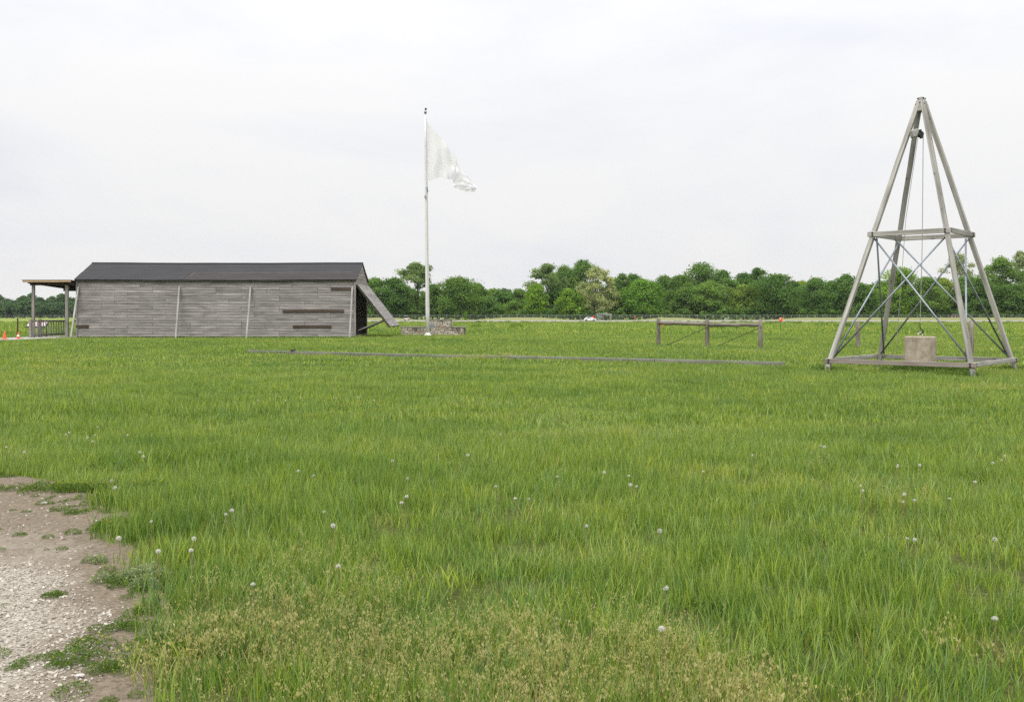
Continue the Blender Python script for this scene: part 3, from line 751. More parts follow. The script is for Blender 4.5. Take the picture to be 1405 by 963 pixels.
wx = lambda px, D=wy: (px - CX) / F * D
c1 = masonry(wx(551), wx(637.5), wy, wy + .75, wz - .1, wz + .46, 'low_wall'); caps(wx(549.5), wx(584), wy - .05, wy + .8, wz + .46, c1)
caps(wx(606), wx(639), wy - .05, wy + .8, wz + .46, c1)
c2 = masonry(wx(584.5), wx(618.5), wy + .13, wy + .62, wz + .4, wz + .88, 'high_wall'); caps(wx(582.5), wx(621), wy + .06, wy + .69, wz + .88, c2)
pp = at(592, 447.5, wy + .05)
MB().box((pp.x, wy + .055, pp.z), (.30, .03, .20)).build('plaque', 'galvanised', sw, bevel=.004)

# ------------------------------------------------------------------ launching track
ta = Vector((*ground_at(341, 486.6)[:2], 0)); tb = Vector((*ground_at(1077, 504.6)[:2], 0))
tr = thing('launch_track', 'long low timber launching rail with steel strap lying in the grass', 'rail', (ta.x, ta.y, float(gz(ta.x, ta.y))))
NS = 5
for i in range(NS):
    a = ta.lerp(tb, i / NS + .0006); b = ta.lerp(tb, (i + 1) / NS - .0006)
    a.z = float(gz(a.x, a.y)) + .055; b.z = float(gz(b.x, b.y)) + .055
    tmb = beam('timber', a, b, .10, .15, 'rail_timber', tr)
    beam('steel_strap', a + Vector((0, 0, .081)), b + Vector((0, 0, .081)), .06, .012, 'rail_strap', tmb, bevel=0)
    for q in (.12, .5, .88):
        c = a.lerp(b, q); dv = (tb - ta).normalized(); pv = Vector((-dv.y, dv.x, 0))
        beam('sleeper', c - pv * .3 + Vector((0, 0, -.05)), c + pv * .3 + Vector((0, 0, -.05)), .12, .05, 'rail_timber', tr)
beam('end_stop', ta.lerp(tb, .1) + Vector((0, 0, .165 + float(gz(ta.x, ta.y)))), ta.lerp(tb, .106) + Vector((0, 0, .165 + float(gz(ta.x, ta.y)))), .12, .05, 'brown_board', tr)

# ------------------------------------------------------------------ log rail and posts
def log_post(px, py, top, label=None, parent=None, name='post', r=.078):
    x, y, z = ground_at(px, py); h = (py - top) * y / F
    o = rod(name, (x, y, z - .15), (x, y, z + h), r, 'log_wood', parent, n=12, r1=r * .94, segs=5, wob=.006)
    if label: tag(o, label, 'post', 'lone round posts behind the derrick')
    return Vector((x, y, z)), h
lx, ly, lz = ground_at(903.5, 475.5)
lr = thing('log_rail', 'weathered log hitching rail on three round posts', 'rail fence', (lx, ly, lz))
P1, h1 = log_post(903.5, 475.5, 437.2, parent=lr); P2, h2 = log_post(970.3, 477.5, 437.5, parent=lr); P3, h3 = log_post(1043.5, 480, 438, parent=lr)
def lp(P, py, px=None): return Vector((P.x, P.y - .10, EYE - (py - HOR) / F * P.y))
rod('log', lp(P1, 443.2) + Vector((-.02, .1, 0)), lp(P2, 444.4) + Vector((0, .1, 0)), .072, 'log_wood', lr, 12, .066, 9, .012)
rod('log', lp(P2, 445.5) + Vector((.06, .1, 0)), lp(P3, 445.6) + Vector((.03, .1, 0)), .078, 'log_wood', lr, 12, .07, 9, .012)
for a, b in ((P2, P1), (P3, P2)):
    rod('brace_wire', lp(a, 449) , Vector((b.x + .25, b.y - .1, b.z + .03)), .011, 'dark_steel', lr, 6)
log_post(1177, 478.5, 441, 'shorter round wooden post seen through the left of the derrick', name='fence_post')
log_post(1333, 488, 440, 'thicker round wooden post seen beside the front right derrick leg', name='fence_post', r=.085)
# reflector marker
mx, my, mz = ground_at(1071, 456)
mk = thing('reflector_marker', 'thin green stake with orange and white reflector in the field', 'marker', (mx, my, mz))
rod('stake', (mx, my, mz - .05), (mx, my, mz + .75), .022, 'green_paint', mk)
sc_ = my / F
MB().box((mx + .01, my - .04, EYE - (438.5 - HOR) * sc_), (4.2 * sc_, .03, 5.5 * sc_)).build('reflector', 'traffic_orange', mk, bevel=.01)
MB().box((mx - .03, my - .062, EYE - (437 - HOR) * sc_), (1.6 * sc_, .01, 1.8 * sc_)).build('white_patch', 'white_band', mk)
for px_, py_, lab in ((908, 456, 'low orange survey flag near the log rail post'), ):
    x, y, z = ground_at(px_, py_); s = thing('survey_flag', lab, 'marker', (x, y, z))
    rod('wire', (x, y, z - .03), (x, y, z + .5), .006, 'dark_steel', s, 5); MB().box((x + .06, y, z + .47), (.12, .004, .09)).build('pennant', 'traffic_orange', s)

# ------------------------------------------------------------------ derrick
DC = Vector((9.46, 23.0)); th = -.713; HB = 1.531; zb_ = EYE - 1.054; zt_ = EYE + 1.849; za_ = EYE + 5.03
du = Vector((math.cos(th), math.sin(th))); dv_ = Vector((-math.sin(th), math.cos(th)))
def dpt(su, sv, z, out=0.0):
    s = HB * (za_ - z) / (za_ - zb_) + out; q = DC + du * su * s + dv_ * sv * s; return Vector((q.x, q.y, z))
dk = thing('catapult_derrick', 'tall pale timber pyramid derrick with steel cross rods and plank rings', 'derrick', (DC.x, DC.y, 0))
CORN = [(-1, -1), (1, -1), (1, 1), (-1, 1)]
for su, sv in CORN:
    a = dpt(su, sv, float(gz(*dpt(su, sv, 0)[:2])) - .12); b = dpt(su, sv, za_ - .10, .016)
    beam('leg', a, b, .098, .098, 'derrick_timber', dk, up=Vector((*(du * su), 0)), bevel=.007, segs=9, wob=.005)
cp = MB()
zc0, zc1 = za_ - .34, za_ - .005
tip = MB().add([dpt(su, sv, zc0, .045) for su, sv in CORN] + [Vector((*(DC + du * su * .05 + dv_ * sv * .05), zc1)) for su, sv in CORN],
         [(0, 1, 5, 4), (1, 2, 6, 5), (2, 3, 7, 6), (3, 0, 4, 7), (4, 5, 6, 7), (3, 2, 1, 0)]).build('apex_cap', 'derrick_timber', dk, bevel=.01)
for i, (su, sv) in enumerate(CORN):
    for k in (0, 1):
        p = dpt(su, sv, za_ - .18 + k * .14, .052); MB().box(p, (.035, .035, .035)).build('bolt', 'dark_steel', tip, bevel=.01)
edges = [(0, 1), (1, 2), (2, 3), (3, 0)]
nrmE = [-dv_, du, dv_, -du]
for (a, b), nE in zip(edges, nrmE):
    for z, mat_, hh in ((zb_, 'derrick_sill' if (a, b) == (0, 1) else 'derrick_timber', .100), (zt_, 'derrick_timber', .112)):
        off = Vector((*(nE * .072), 0)); e = (dpt(*CORN[b], z) - dpt(*CORN[a], z)).normalized() * (.12 if nE in (-dv_, dv_) else .06)
        zo = Vector((0, 0, 0 if nE in (-dv_, dv_) else .012))
        bm_ = beam('ring_plank', dpt(*CORN[a], z) + off - e + zo, dpt(*CORN[b], z) + off + e + zo, .045, hh, mat_, dk)
        for c in (a, b):
            for k in (-.025, .03):
                p = dpt(*CORN[c], z) + off + Vector((*(nE * .026), k)); MB().box(p, (.034, .034, .034)).build('bolt', 'dark_steel', bm_, bevel=.006)
for (a, b), nE in zip(edges, nrmE):
    for i, (c, d) in enumerate(((a, b), (b, a))):
        o = Vector((*(nE * (-.02 - .05 * i)), 0))
        rod('cross_rod', dpt(*CORN[c], zt_ - .085, -.02) + o, dpt(*CORN[d], zb_ + .085, -.02) + o, .021, 'galvanised', dk, 10)
# head sheave bolted between the two left legs
hpz = 5.42
pa = at(1251, 180, 22.75); pb_ = at(1262.5, 184, 22.85)
sh = MB().box((pa + pb_) / 2 + Vector((-.03, 0, -.02)), (.17, .16, .17), Matrix.Rotation(R(-14), 3, 'Y')).build('sheave_block', 'derrick_timber', dk, bevel=.01)
w_ = at(1262.5, 184.5, 22.75)
wheel = MB(); NW = 20
for yy in (-.05, -.028, .028, .05):
    rr = .068 if abs(yy) > .04 else .05
    wheel.v += [w_ + Vector((rr * math.cos(2 * math.pi * i / NW), yy, rr * math.sin(2 * math.pi * i / NW))) for i in range(NW)]
wheel.f = [(k * NW + i, k * NW + (i + 1) % NW, (k + 1) * NW + (i + 1) % NW, (k + 1) * NW + i) for k in range(3) for i in range(NW)] + [tuple(range(NW))[::-1], tuple(3 * NW + i for i in range(NW))]
wheel.build('sheave', 'dark_steel', sh)
for dx, dz in ((-.02, .08), (.02, -.08), (-.05, -.02)): MB().box(w_ + Vector((dx, -.03, dz)), (.045, .13, .035)).build('sheave_strap', 'dark_steel', sh, bevel=.008)
MB().tube([w_ + Vector((-.05, 0, -.07)), at(1243, 300, 23.3), at(1229.5, 480, 23.9)], .006, 6).build('guide_line', 'rope', dk)
wc = Vector(((1262.5 - CX) / F * 23.05, 23.05, 0)); wgz = float(gz(wc.x, wc.y)); wtop = EYE - (461.5 - HOR) / F * 23.05
rp = MB().tube([w_ + Vector((.07, 0, 0)), at(1265.5, 330, 22.95), Vector((wc.x, wc.y, wtop + .30))], .0085, 6).build('lifting_rope', 'rope', None, world=Matrix.Translation(wc))
tag(rp, 'thin lifting rope hanging from the derrick sheave to the weight', 'rope')
wt = thing('drop_weight', 'round beige concrete weight with black hook under the derrick', 'weight', (wc.x, wc.y, wgz))
MB().lathe((wc.x, wc.y, 0), [(.343, wgz - .02), (.346, wgz + .3), (.345, wtop - .02), (.332, wtop - .002), (.1, wtop)], 40).build('drum', 'weight_concrete', wt)
ring = MB(); ring.tube([Vector((wc.x + .05 * math.cos(a), wc.y, wtop + .035 + .05 * math.sin(a))) for a in np.linspace(-.4, math.pi + .4, 12).tolist()], .012, 8).build('lifting_eye', 'white_band', wt, smooth=True)
hook = MB(); hp_ = [(0, .30), (0, .20), (.02, .165), (.062, .14), (.068, .10), (.04, .068), (0, .07), (-.03, .095), (-.035, .12)]
hook.tube([Vector((wc.x + a, wc.y, wtop + b)) for a, b in hp_], [.012, .016, .02, .02, .02, .02, .02, .016, .008], 8).build('hook', 'dark_steel', wt, smooth=True)

# ------------------------------------------------------------------ trees
def crown_mesh(name, H, Wd, base, mat, lobes, n, leaf, airy, seed, trunk_mat):
    r = np.random.default_rng(seed)
    # lobes fill an egg-shaped envelope; airy crowns use fewer, tighter lobes set apart
    C = []; Rr = []
    for k in range(lobes):
        t = (k + r.random()) / lobes if not airy else r.random() ** .8
        zc = base + (H - base) * (.03 + .90 * t)
        env = Wd / 2 * (max(.05, 1 - abs(2 * t - .72) ** 2.6 / (1.28 ** 2.6) if t > .36 else .80 + .2 * (t / .36)) ** .6) * r.uniform(.82, 1.08)
        a = r.random() * 2 * math.pi; q = env * math.sqrt(r.random())
        rad = Wd * (r.uniform(.07, .125) if airy else r.uniform(.12, .20)); q = max(0, q - rad * .5)
        C.append((q * math.cos(a), q * math.sin(a), max(rad * .3, min(zc, H - rad * .8)))); Rr.append(rad)
    C = np.array(C); Rr = np.array(Rr)
    li = r.integers(0, lobes, n); d = r.normal(size=(n, 3)); d /= np.linalg.norm(d, axis=1)[:, None]
    d[:, 2] = np.where(d[:, 2] < -.35, -d[:, 2], d[:, 2])
    rad = Rr[li] * (r.random(n) ** (.33 if not airy else .5)) * (1 + .18 * r.normal(size=n).clip(-1, 1.8))
    P = C[li] + d * rad[:, None] * np.array([1, 1, .8])
    P[:, 2] = np.maximum(P[:, 2], .25)
    nr = d + r.normal(size=(n, 3)) * .55 + np.array([0, 0, .25]); nr /= np.linalg.norm(nr, axis=1)[:, None]
    a = np.cross(nr, r.normal(size=(n, 3))); a /= np.linalg.norm(a, axis=1)[:, None]; b = np.cross(nr, a)
    s = leaf * r.uniform(.55, 1.25, n)[:, None]; el_ = r.uniform(.5, .9, n)[:, None]
    Vv = np.stack([P - a * s, P - b * s * el_, P + a * s, P + b * s * el_ + nr * s * .3], 1).reshape(-1, 3)
    Fq = np.arange(4 * n).reshape(n, 4)
    lt = r.random(lobes)
    tint = np.repeat(np.clip(.5 + (lt[li] - .5) * .7 + r.normal(size=n) * .16, 0, 1), 4)
    return npmesh(name, Vv, Fq, [mat], tint), C, Rr
TN = 0
def tree(px, top, wpx, kind, row, label, group=None, D=None, name=None):
    global TN
    TN += 1
    r = np.random.default_rng(1000 + TN)
    D = (391 + row * 17 + float(r.uniform(-4, 4))) if D is None else D
    x = (px - CX) / F * D; z = float(gz(x, D)); H = EYE - (top - HOR) / F * D - z; Wd = wpx / F * D * {'F': 1.35, 'A': 1.4, 'T': 1.35, 'P': 1.25}.get(kind, 1.15); H *= 1.05
    K = {'D': ('leaf_dark', .05, 0, 'bark'), 'M': ('leaf_mid', .05, 0, 'bark'), 'B': ('leaf_bright', .05, 0, 'bark'), 'Y': ('leaf_yellow', .06, 0, 'bark'),
         'A': ('leaf_airy', .12, 1, 'bark'), 'P': ('leaf_pale', .10, 1, 'bark_pale'), 'F': ('leaf_far', .04, 0, 'bark'), 'T': ('leaf_dark', .15, 1, 'bark_pale')}[kind]
    airy = K[2]; sc = D / 395
    t = thing(name or 'broadleaf_tree', label, 'tree', (x, D, z), group)
    n = int((6200 if airy else 9000) * (Wd * H) / (16 * 15) * (1 if kind != 'F' else .45)); n = max(2500, min(n, 13000))
    me, C, Rr = crown_mesh('crown', H, Wd, H * K[1], K[0], int(78 if airy else 64), n, (.34 if airy else .37) * (1 if kind != 'F' else 1.6), airy, 50 + TN, K[3])
    o = bpy.data.objects.new('crown', me); col.objects.link(o); place(o, Matrix.Translation((x, D, z)), t)
    tk = MB(); r0 = .022 * H * (1.1 if airy else .9); lean = [float(q) * H for q in r.uniform(-.03, .03, 2)]
    pts = [Vector((x + lean[0] * q ** 2, D + lean[1] * q ** 2, z - .3 + H * .8 * q)) for q in np.linspace(0, 1, 7).tolist()]
    tk.tube(pts, [r0 * (1.25 if i == 0 else 1 - .85 * i / 6) for i in range(7)], 8)
    for k in range(9 if airy else 6):                               # limbs reach into the lobes
        c = Vector(C[k]) + Vector((x, D, z)); q = min(.8, max(.18, (c.z - z) / (H * .8) * .6))
        b0 = pts[0].lerp(pts[-1], float(q)); mid = b0.lerp(c, .5) + Vector((0, 0, .05 * H))
        tk.tube([b0, mid, c], [r0 * .45, r0 * .3, r0 * .12], 5)
    tk.build('trunk', K[3], t, smooth=True)
    return t
G_T = 'trees of the far tree line'
TREES = [
 (468, 388, 60, 'D', 1, None), (500, 385, 50, 'M', 1, None), (515, 384, 46, 'M', 0, 'mid green leafy tree just right of the shed roof end'), (541, 384, 54, 'D', 0, 'dark leafy tree behind the open shed door'),
 (572, 363, 58, 'A', 1, 'tall open-crowned tree rising behind the flagpole'), (594, 392, 34, 'M', 0, None),
 (628, 383, 70, 'D', 0, 'broad round dark green tree above the stone wall'), (654, 391, 38, 'M', 1, None), (678, 398, 44, 'M', 2, None), (692, 403, 40, 'D', 1, None), (672, 408, 34, 'M', 0, None), (712, 398, 38, 'M', 1, None), (705, 414, 34, 'M', 0, None),
 (736, 391, 34, 'B', 0, 'bright green bushy tree beneath a tall airy tree'), (752, 365, 54, 'A', 1, 'tall airy tree with a bare lower trunk'), (782, 399, 42, 'B', 0, 'bright green layered tree left of the parked car'),
 (800, 360, 54, 'M', 2, 'tallest mid green tree behind the pale sage tree'), (774, 368, 50, 'M', 2, None), (765, 395, 40, 'D', 1, None),
 (818, 369, 54, 'P', 0, 'pale sage coloured airy tree above the parked car'), (840, 394, 34, 'P', 1, 'smaller pale sage tree beside a bare tall trunk'), (853, 377, 34, 'T', 1, 'dark tree with a tall bare double trunk'), (868, 379, 44, 'D', 2, None), (842, 388, 40, 'D', 2, None),
 (884, 386, 62, 'B', 0, 'rounded bright green tree standing forward of the tree line'), (912, 381, 46, 'M', 2, None), (934, 380, 52, 'D', 1, None), (941, 396, 44, 'D', 0, None),
 (963, 364, 62, 'M', 1, 'high crowned mid green tree above the log rail'), (992, 374, 48, 'M', 1, None), (974, 388, 60, 'M', 0, None), (955, 414, 34, 'M', 0, None),
 (1020, 393, 48, 'Y', 0, 'yellow green tree behind the right half of the log rail'), (1039, 370, 44, 'T', 2, 'dark open-topped tree with sky showing through'), (1020, 377, 40, 'D', 2, None),
 (1063, 379, 66, 'D', 0, 'wide dark green tree behind the reflector marker'), (1088, 388, 40, 'D', 1, None), (1100, 388, 38, 'Y', 2, None),
 (1119, 384, 50, 'M', 0, None), (1142, 388, 40, 'D', 1, None), (1161, 379, 44, 'M', 0, 'mid green tree just left of the derrick'), (1180, 391, 44, 'D', 0, None),
 (1197, 392, 40, 'M', 1, None), (1208, 388, 40, 'D', 2, None), (1233, 370, 66, 'B', 0, 'full bright green tree behind the derrick rods'), (1271, 383, 50, 'M', 0, None), (1292, 384, 44, 'Y', 1, None),
 (1314, 352, 64, 'P', 2, 'thin pale crowned tree rising behind the front right derrick leg'), (1326, 382, 56, 'M', 1, None), (1347, 384, 46, 'D', 0, None),
 (1372, 356, 60, 'M', 1, 'tall mid green tree beside the back right derrick leg'), (1387, 392, 60, 'D', 0, 'low dark green tree beside the back right derrick leg'), (1400, 346, 48, 'P', 2, 'pale topped tree behind a tall green tree at the row end'),
 (1425, 362, 60, 'M', 1, None), (1450, 378, 60, 'D', 0, None), (1490, 372, 60, 'M', 1, None)]
KL = {'D': 'dark green broadleaf tree in the far tree line', 'M': 'mid green broadleaf tree in the far tree line', 'Y': 'yellow green broadleaf tree in the far tree line'}
NB = [(468, 'hidden half by the shed roof'), (594, 'tucked behind the flagpole'), (654, 'beside the broad round tree above the stone wall'), (705, 'in the low dip of the tree line'), (765, 'under the tall airy tree'), (850, 'behind the bare double trunk'), (925, 'beside the rounded bright green tree'), (965, 'crowding round the high tree above the log rail'), (1030, 'behind the yellow green tree'), (1095, 'beside the wide dark tree by the reflector marker'), (1150, 'between the reflector marker and the derrick'), (1200, 'behind the left derrick leg'), (1280, 'behind the hanging derrick rope'), (1340, 'behind the right derrick legs'), (1440, 'past the end of the derrick')]
RW = ['front row', 'middle row', 'rear row']; TONE = {'D': 'dark green', 'M': 'mid green', 'Y': 'yellow green'}
for px_, tp, w_px, kd, rw, lb in TREES:
    tree(px_, tp, w_px, kd, rw, lb or '%s %s tree %s' % (RW[rw], TONE[kd], min(NB, key=lambda q: abs(q[0] - px_))[1]), G_T)
# second, lower row that closes the gaps
for i, px_ in enumerate(np.arange(500, 1440, 22).tolist()):
    tree(px_ + random.uniform(-6, 6), 403 + random.uniform(-5, 5), 36, 'F', 3, 'low dark tree filling the back of the tree line', 'back row of the tree line', D=450 + random.uniform(-8, 8))
# the distant wood beyond the porch
for i, px_ in enumerate(np.linspace(-40, 112, 17).tolist()):
    tree(px_ + random.uniform(-3, 3), 409 + 3.5 * math.sin(i * 1.3) + random.uniform(-2, 2), 22, 'F', 0, 'distant blue-green tree in the wood beyond the porch', 'distant wood beyond the porch', D=700 + random.uniform(-12, 12))
for i, px_ in enumerate(np.linspace(-40, 116, 14).tolist()):
    tree(px_ + random.uniform(-3, 3), 416 + random.uniform(-3, 2), 20, 'F', 0, 'lower distant tree at the front of the wood beyond the porch', 'front of the distant wood beyond the porch', D=676 + random.uniform(-6, 6))
# undergrowth: shrubs behind the fence
def shrub(px, top, wpx, D, mat, label, cat='shrub', group=None, name='shrub', leaf=.3, n=900):
    global TN
    TN += 1
    x = (px - CX) / F * D; z = float(gz(x, D)); H = EYE - (top - HOR) / F * D - z; Wd = wpx / F * D
    t = thing(name, label, cat, (x, D, z), group)
    me, C, Rr = crown_mesh('foliage', H, Wd, 0, mat, 12, n, leaf, 0, 900 + TN, 'bark')
    o = bpy.data.objects.new('foliage', me); col.objects.link(o); place(o, Matrix.Translation((x, D, z)), t)
    st = MB()
    for k in range(5): st.tube([Vector((x, D, z - .1)), Vector(C[k]) * .5 + Vector((x, D, z)), Vector(C[k]) + Vector((x, D, z))], [.06, .04, .02], 5)
    st.build('stems', 'bark', t); return t
for i, px_ in enumerate(np.arange(496, 1440, 15).tolist()):
    shrub(px_ + random.uniform(-4, 4), 424 + random.uniform(-5, 4), random.uniform(18, 26), 386.5 + random.uniform(-1.5, 1.5), random.choice(['leaf_dark', 'leaf_dark', 'leaf_mid']), 'dark undergrowth shrub behind the chain link fence', group='undergrowth behind the fence')
shrub(831, 429.5, 28, 352, 'leaf_grey', 'pale silver-grey shrub beside the parked white car', leaf=.25, n=1800)
shrub(639, 427.5, 9, 371, 'leaf_bright', 'small bright green sapling in front of the fence by the stone wall', 'sapling', name='sapling', leaf=.2, n=400)

# ------------------------------------------------------------------ chain link fence, far objects
FY = 381.0
def fence(xa, xb, y, h, label, step=3.0):
    fz0 = float(gz((xa + xb) / 2, y))
    t = thing('chain_link_fence', label, 'fence', (xa, y, fz0))
    n = int((xb - xa) / step)
    pmesh = None
    for i in range(n + 1):
        x = xa + i * step
        if pmesh is None:
            o = rod('fence_post', (x, y, fz0 - .1), (x, y, fz0 + h + .05), .05, 'chain_link', t, 6); pmesh = o.data
        else:
            o = bpy.data.objects.new('fence_post', pmesh); col.objects.link(o); place(o, frame((x, y, fz0 - .1), (x, y, fz0 + h)), t)
    rod('top_rail', (xa, y, fz0 + h), (xb, y, fz0 + h), .04, 'chain_link', t, 6)
    m = MB(); s = .22; wv = .006; k = -h
    while k < xb - xa:
        for dr in (1, -1):
            x0, x1 = (xa + k, xa + k + h) if dr > 0 else (xa + k + h, xa + k)
            m.add([(x0 - wv, y - .03, fz0), (x0 + wv, y - .03, fz0), (x1 + wv, y - .03, fz0 + h), (x1 - wv, y - .03, fz0 + h)], [(0, 1, 2, 3)])
        k += s
    w = m.build('wire_mesh', 'chain_link', t); w['kind'] = 'stuff'
fence(-64, 215, FY, 1.85, 'long grey chain link fence along the foot of the tree line')
fence(-385, -296, 668, 2.0, 'distant chain link fence in front of the wood beyond the porch')

def car(px, D, L, label, flip=1):
    x = (px - CX) / F * D; z = float(gz(x, D)) + .03
    t = thing('parked_car', label, 'car', (x, D, z))
    s = L / 4.3 * flip
    prof = [(-2.1, .35), (-2.12, .62), (-2.0, .86), (-1.72, .95), (-1.25, 1.32), (-.7, 1.43), (.25, 1.42), (.85, 1.08), (1.0, .98), (1.75, .88), (2.08, .70), (2.13, .45), (2.05, .3), (-2.0, .28)]
    def ext(pr, y0, y1, tuck=0):
        m = MB(); k = len(pr)
        m.add([(x + a * s, D + y0 + (.12 if b > 1.0 else 0), z + b) for a, b in pr] + [(x + a * s, D + y1 - (.12 if b > 1.0 else 0), z + b) for a, b in pr],
              [tuple(range(k)), tuple(range(k, 2 * k))[::-1]] + [(i, k + i, k + (i + 1) % k, (i + 1) % k) for i in range(k)]); return m
    bd = ext(prof, -.85, .85).build('body', 'car_white', t)
    for pr in ([(-1.3, .98), (-1.05, 1.27), (-.68, 1.35), (-.2, 1.36), (-.2, .98)], [(-.1, .98), (-.1, 1.36), (.22, 1.35), (.74, 1.0)]):
        m = MB(); k = len(pr); m.add([(x + a * s, D - .80, z + b) for a, b in pr] + [(x + a * s, D - .74, z + b) for a, b in pr] , [tuple(range(k)), tuple(range(k, 2 * k))[::-1]] + [(i, k + i, k + (i + 1) % k, (i + 1) % k) for i in range(k)])
        m.v = [Vector((q.x, q.y - .062 if q.z < z + 1.0 else q.y + .03, q.z)) for q in m.v]
        m.build('window', 'car_glass', t)
    for wx_ in (-1.32, 1.32):
        for y_ in (-.80, .80):
            wl = MB(); n = 16
            for yy, rr in ((-.1, .30), (-.1, .32), (.1, .32), (.1, .30)): wl.v += [Vector((x + wx_ * s + rr * math.cos(2 * math.pi * i / n), D + y_ + yy, z + .31 + rr * math.sin(2 * math.pi * i / n))) for i in range(n)]
            wl.f = [(k * n + i, k * n + (i + 1) % n, (k + 1) * n + (i + 1) % n, (k + 1) * n + i) for k in range(3) for i in range(n)] + [tuple(range(n))[::-1], tuple(3 * n + i for i in range(n))]
            w = wl.build('wheel', 'rubber', t)
            MB().tube([(x + wx_ * s, D + y_ - .115, z + .31), (x + wx_ * s, D + y_ + .115, z + .31)], .19, 12).build('rim', 'galvanised', w)
    MB().box((x + 2.06 * s, D - .62, z + .68), (.1, .28, .12)).build('headlight', 'white_band', t); MB().box((x - 2.06 * s, D - .66, z + .76), (.1, .2, .16)).build('tail_light', 'red_paint', t)
    return t
car(809.5, 338.5, 4.2, 'small white parked car on the road beyond the field')
def sign_post(px, py, D, mat, label, w=.55, h=.55, base=None):
    p = at(px, py, D); z = float(gz(p.x, D))
    t = thing('road_sign', label, 'sign', (p.x, D, z)); rod('post', (p.x, D, z - .1), (p.x, D, p.z), .04, 'chain_link', t, 6)
    MB().box((p.x, D - .06, p.z), (w, .03, h)).build('sign_face', mat, t, bevel=.02)
sign_post(813.5, 435.3, 347, 'traffic_orange', 'red-orange square sign standing just behind the parked car', .8, .75)
sign_post(871, 435.3, 372, 'traffic_orange', 'small orange sign in front of the bright round tree', .5, .5)
sign_post(889.5, 438.5, 364, 'traffic_orange', 'low orange marker board on the dry bank', .35, .5)
sign_post(605, 438, 372, 'white_band', 'small white board in front of the fence near the flagpole', .5, .7)
sign_post(1197, 438.3, 372, 'white_band', 'small white board by the fence seen through the derrick', .4, .7)
# utility box, hut, little cart
bx_ = at(996, 440, 344.5); bz = float(gz(bx_.x, 344.5))
ub = thing('utility_box', 'pale utility cabinet by the road behind the log rail', 'cabinet', (bx_.x, 344.5, bz))
MB().box((bx_.x, 344.5, bz + .45), (.8, .6, .9)).build('cabinet', 'white_band', ub, bevel=.03); MB().box((bx_.x, 344.48, bz + .94), (.9, .72, .07)).build('lid', 'galvanised', ub); MB().box((bx_.x, 344.185, bz + .45), (.66, .02, .7)).build('door', 'galvanised', ub)
hx_ = at(1309.5, 437, 378); hz_ = float(gz(hx_.x, 378))
hut = thing('small_hut', 'tiny pinkish hut with dark openings by the fence beside the derrick leg', 'hut', (hx_.x, 378, hz_))
MB().box((hx_.x, 378, hz_ + .8), (2.2, 1.6, 1.9)).build('wall', 'hut_wall', hut)
MB().add([(hx_.x - 1.25, 377, hz_ + 1.752), (hx_.x + 1.25, 377, hz_ + 1.752), (hx_.x + 1.25, 379, hz_ + 1.752), (hx_.x - 1.25, 379, hz_ + 1.752), (hx_.x - 1.25, 378, hz_ + 2.3), (hx_.x + 1.25, 378, hz_ + 2.3)], [(0, 3, 2, 1), (0, 1, 5, 4), (2, 3, 4, 5), (0, 4, 3), (1, 2, 5)]).build('roof', 'hut_dark', hut)
for q in (-.55, .55): MB().box((hx_.x + q, 377.185, hz_ + .95), (.6, .03, 1.1)).build('door', 'hut_dark', hut)
cx0 = at(558, 440, 344.5); cz0 = float(gz(cx0.x, 344.5))
ct = thing('utility_cart', 'tiny white and red utility cart on the road behind the open shed door', 'cart', (cx0.x, 344.5, cz0))
MB().box((cx0.x, 344.5, cz0 + .55), (1.9, 1.1, .4)).build('body', 'car_white', ct, bevel=.08); MB().box((cx0.x + .6, 344.5, cz0 + .86), (.75, 1.0, .22)).build('cargo_bed', 'red_paint', ct, bevel=.03)
MB().box((cx0.x - .3, 344.5, cz0 + 1.62), (1.1, 1.1, .07)).build('roof', 'car_white', ct)
for q in (-.75, .2):
    for y_ in (-.45, .45): rod('roof_post', (cx0.x + q, 344.5 + y_, cz0 + .7), (cx0.x + q, 344.5 + y_, cz0 + 1.6), .03, 'dark_steel', ct, 6)
for q in (-.65, .65):
    for y_ in (-.5, .5): MB().tube([(cx0.x + q, 344.5 + y_ - .1, cz0 + .25), (cx0.x + q, 344.5 + y_ + .1, cz0 + .25)], .25, 14).build('wheel', 'rubber', ct)

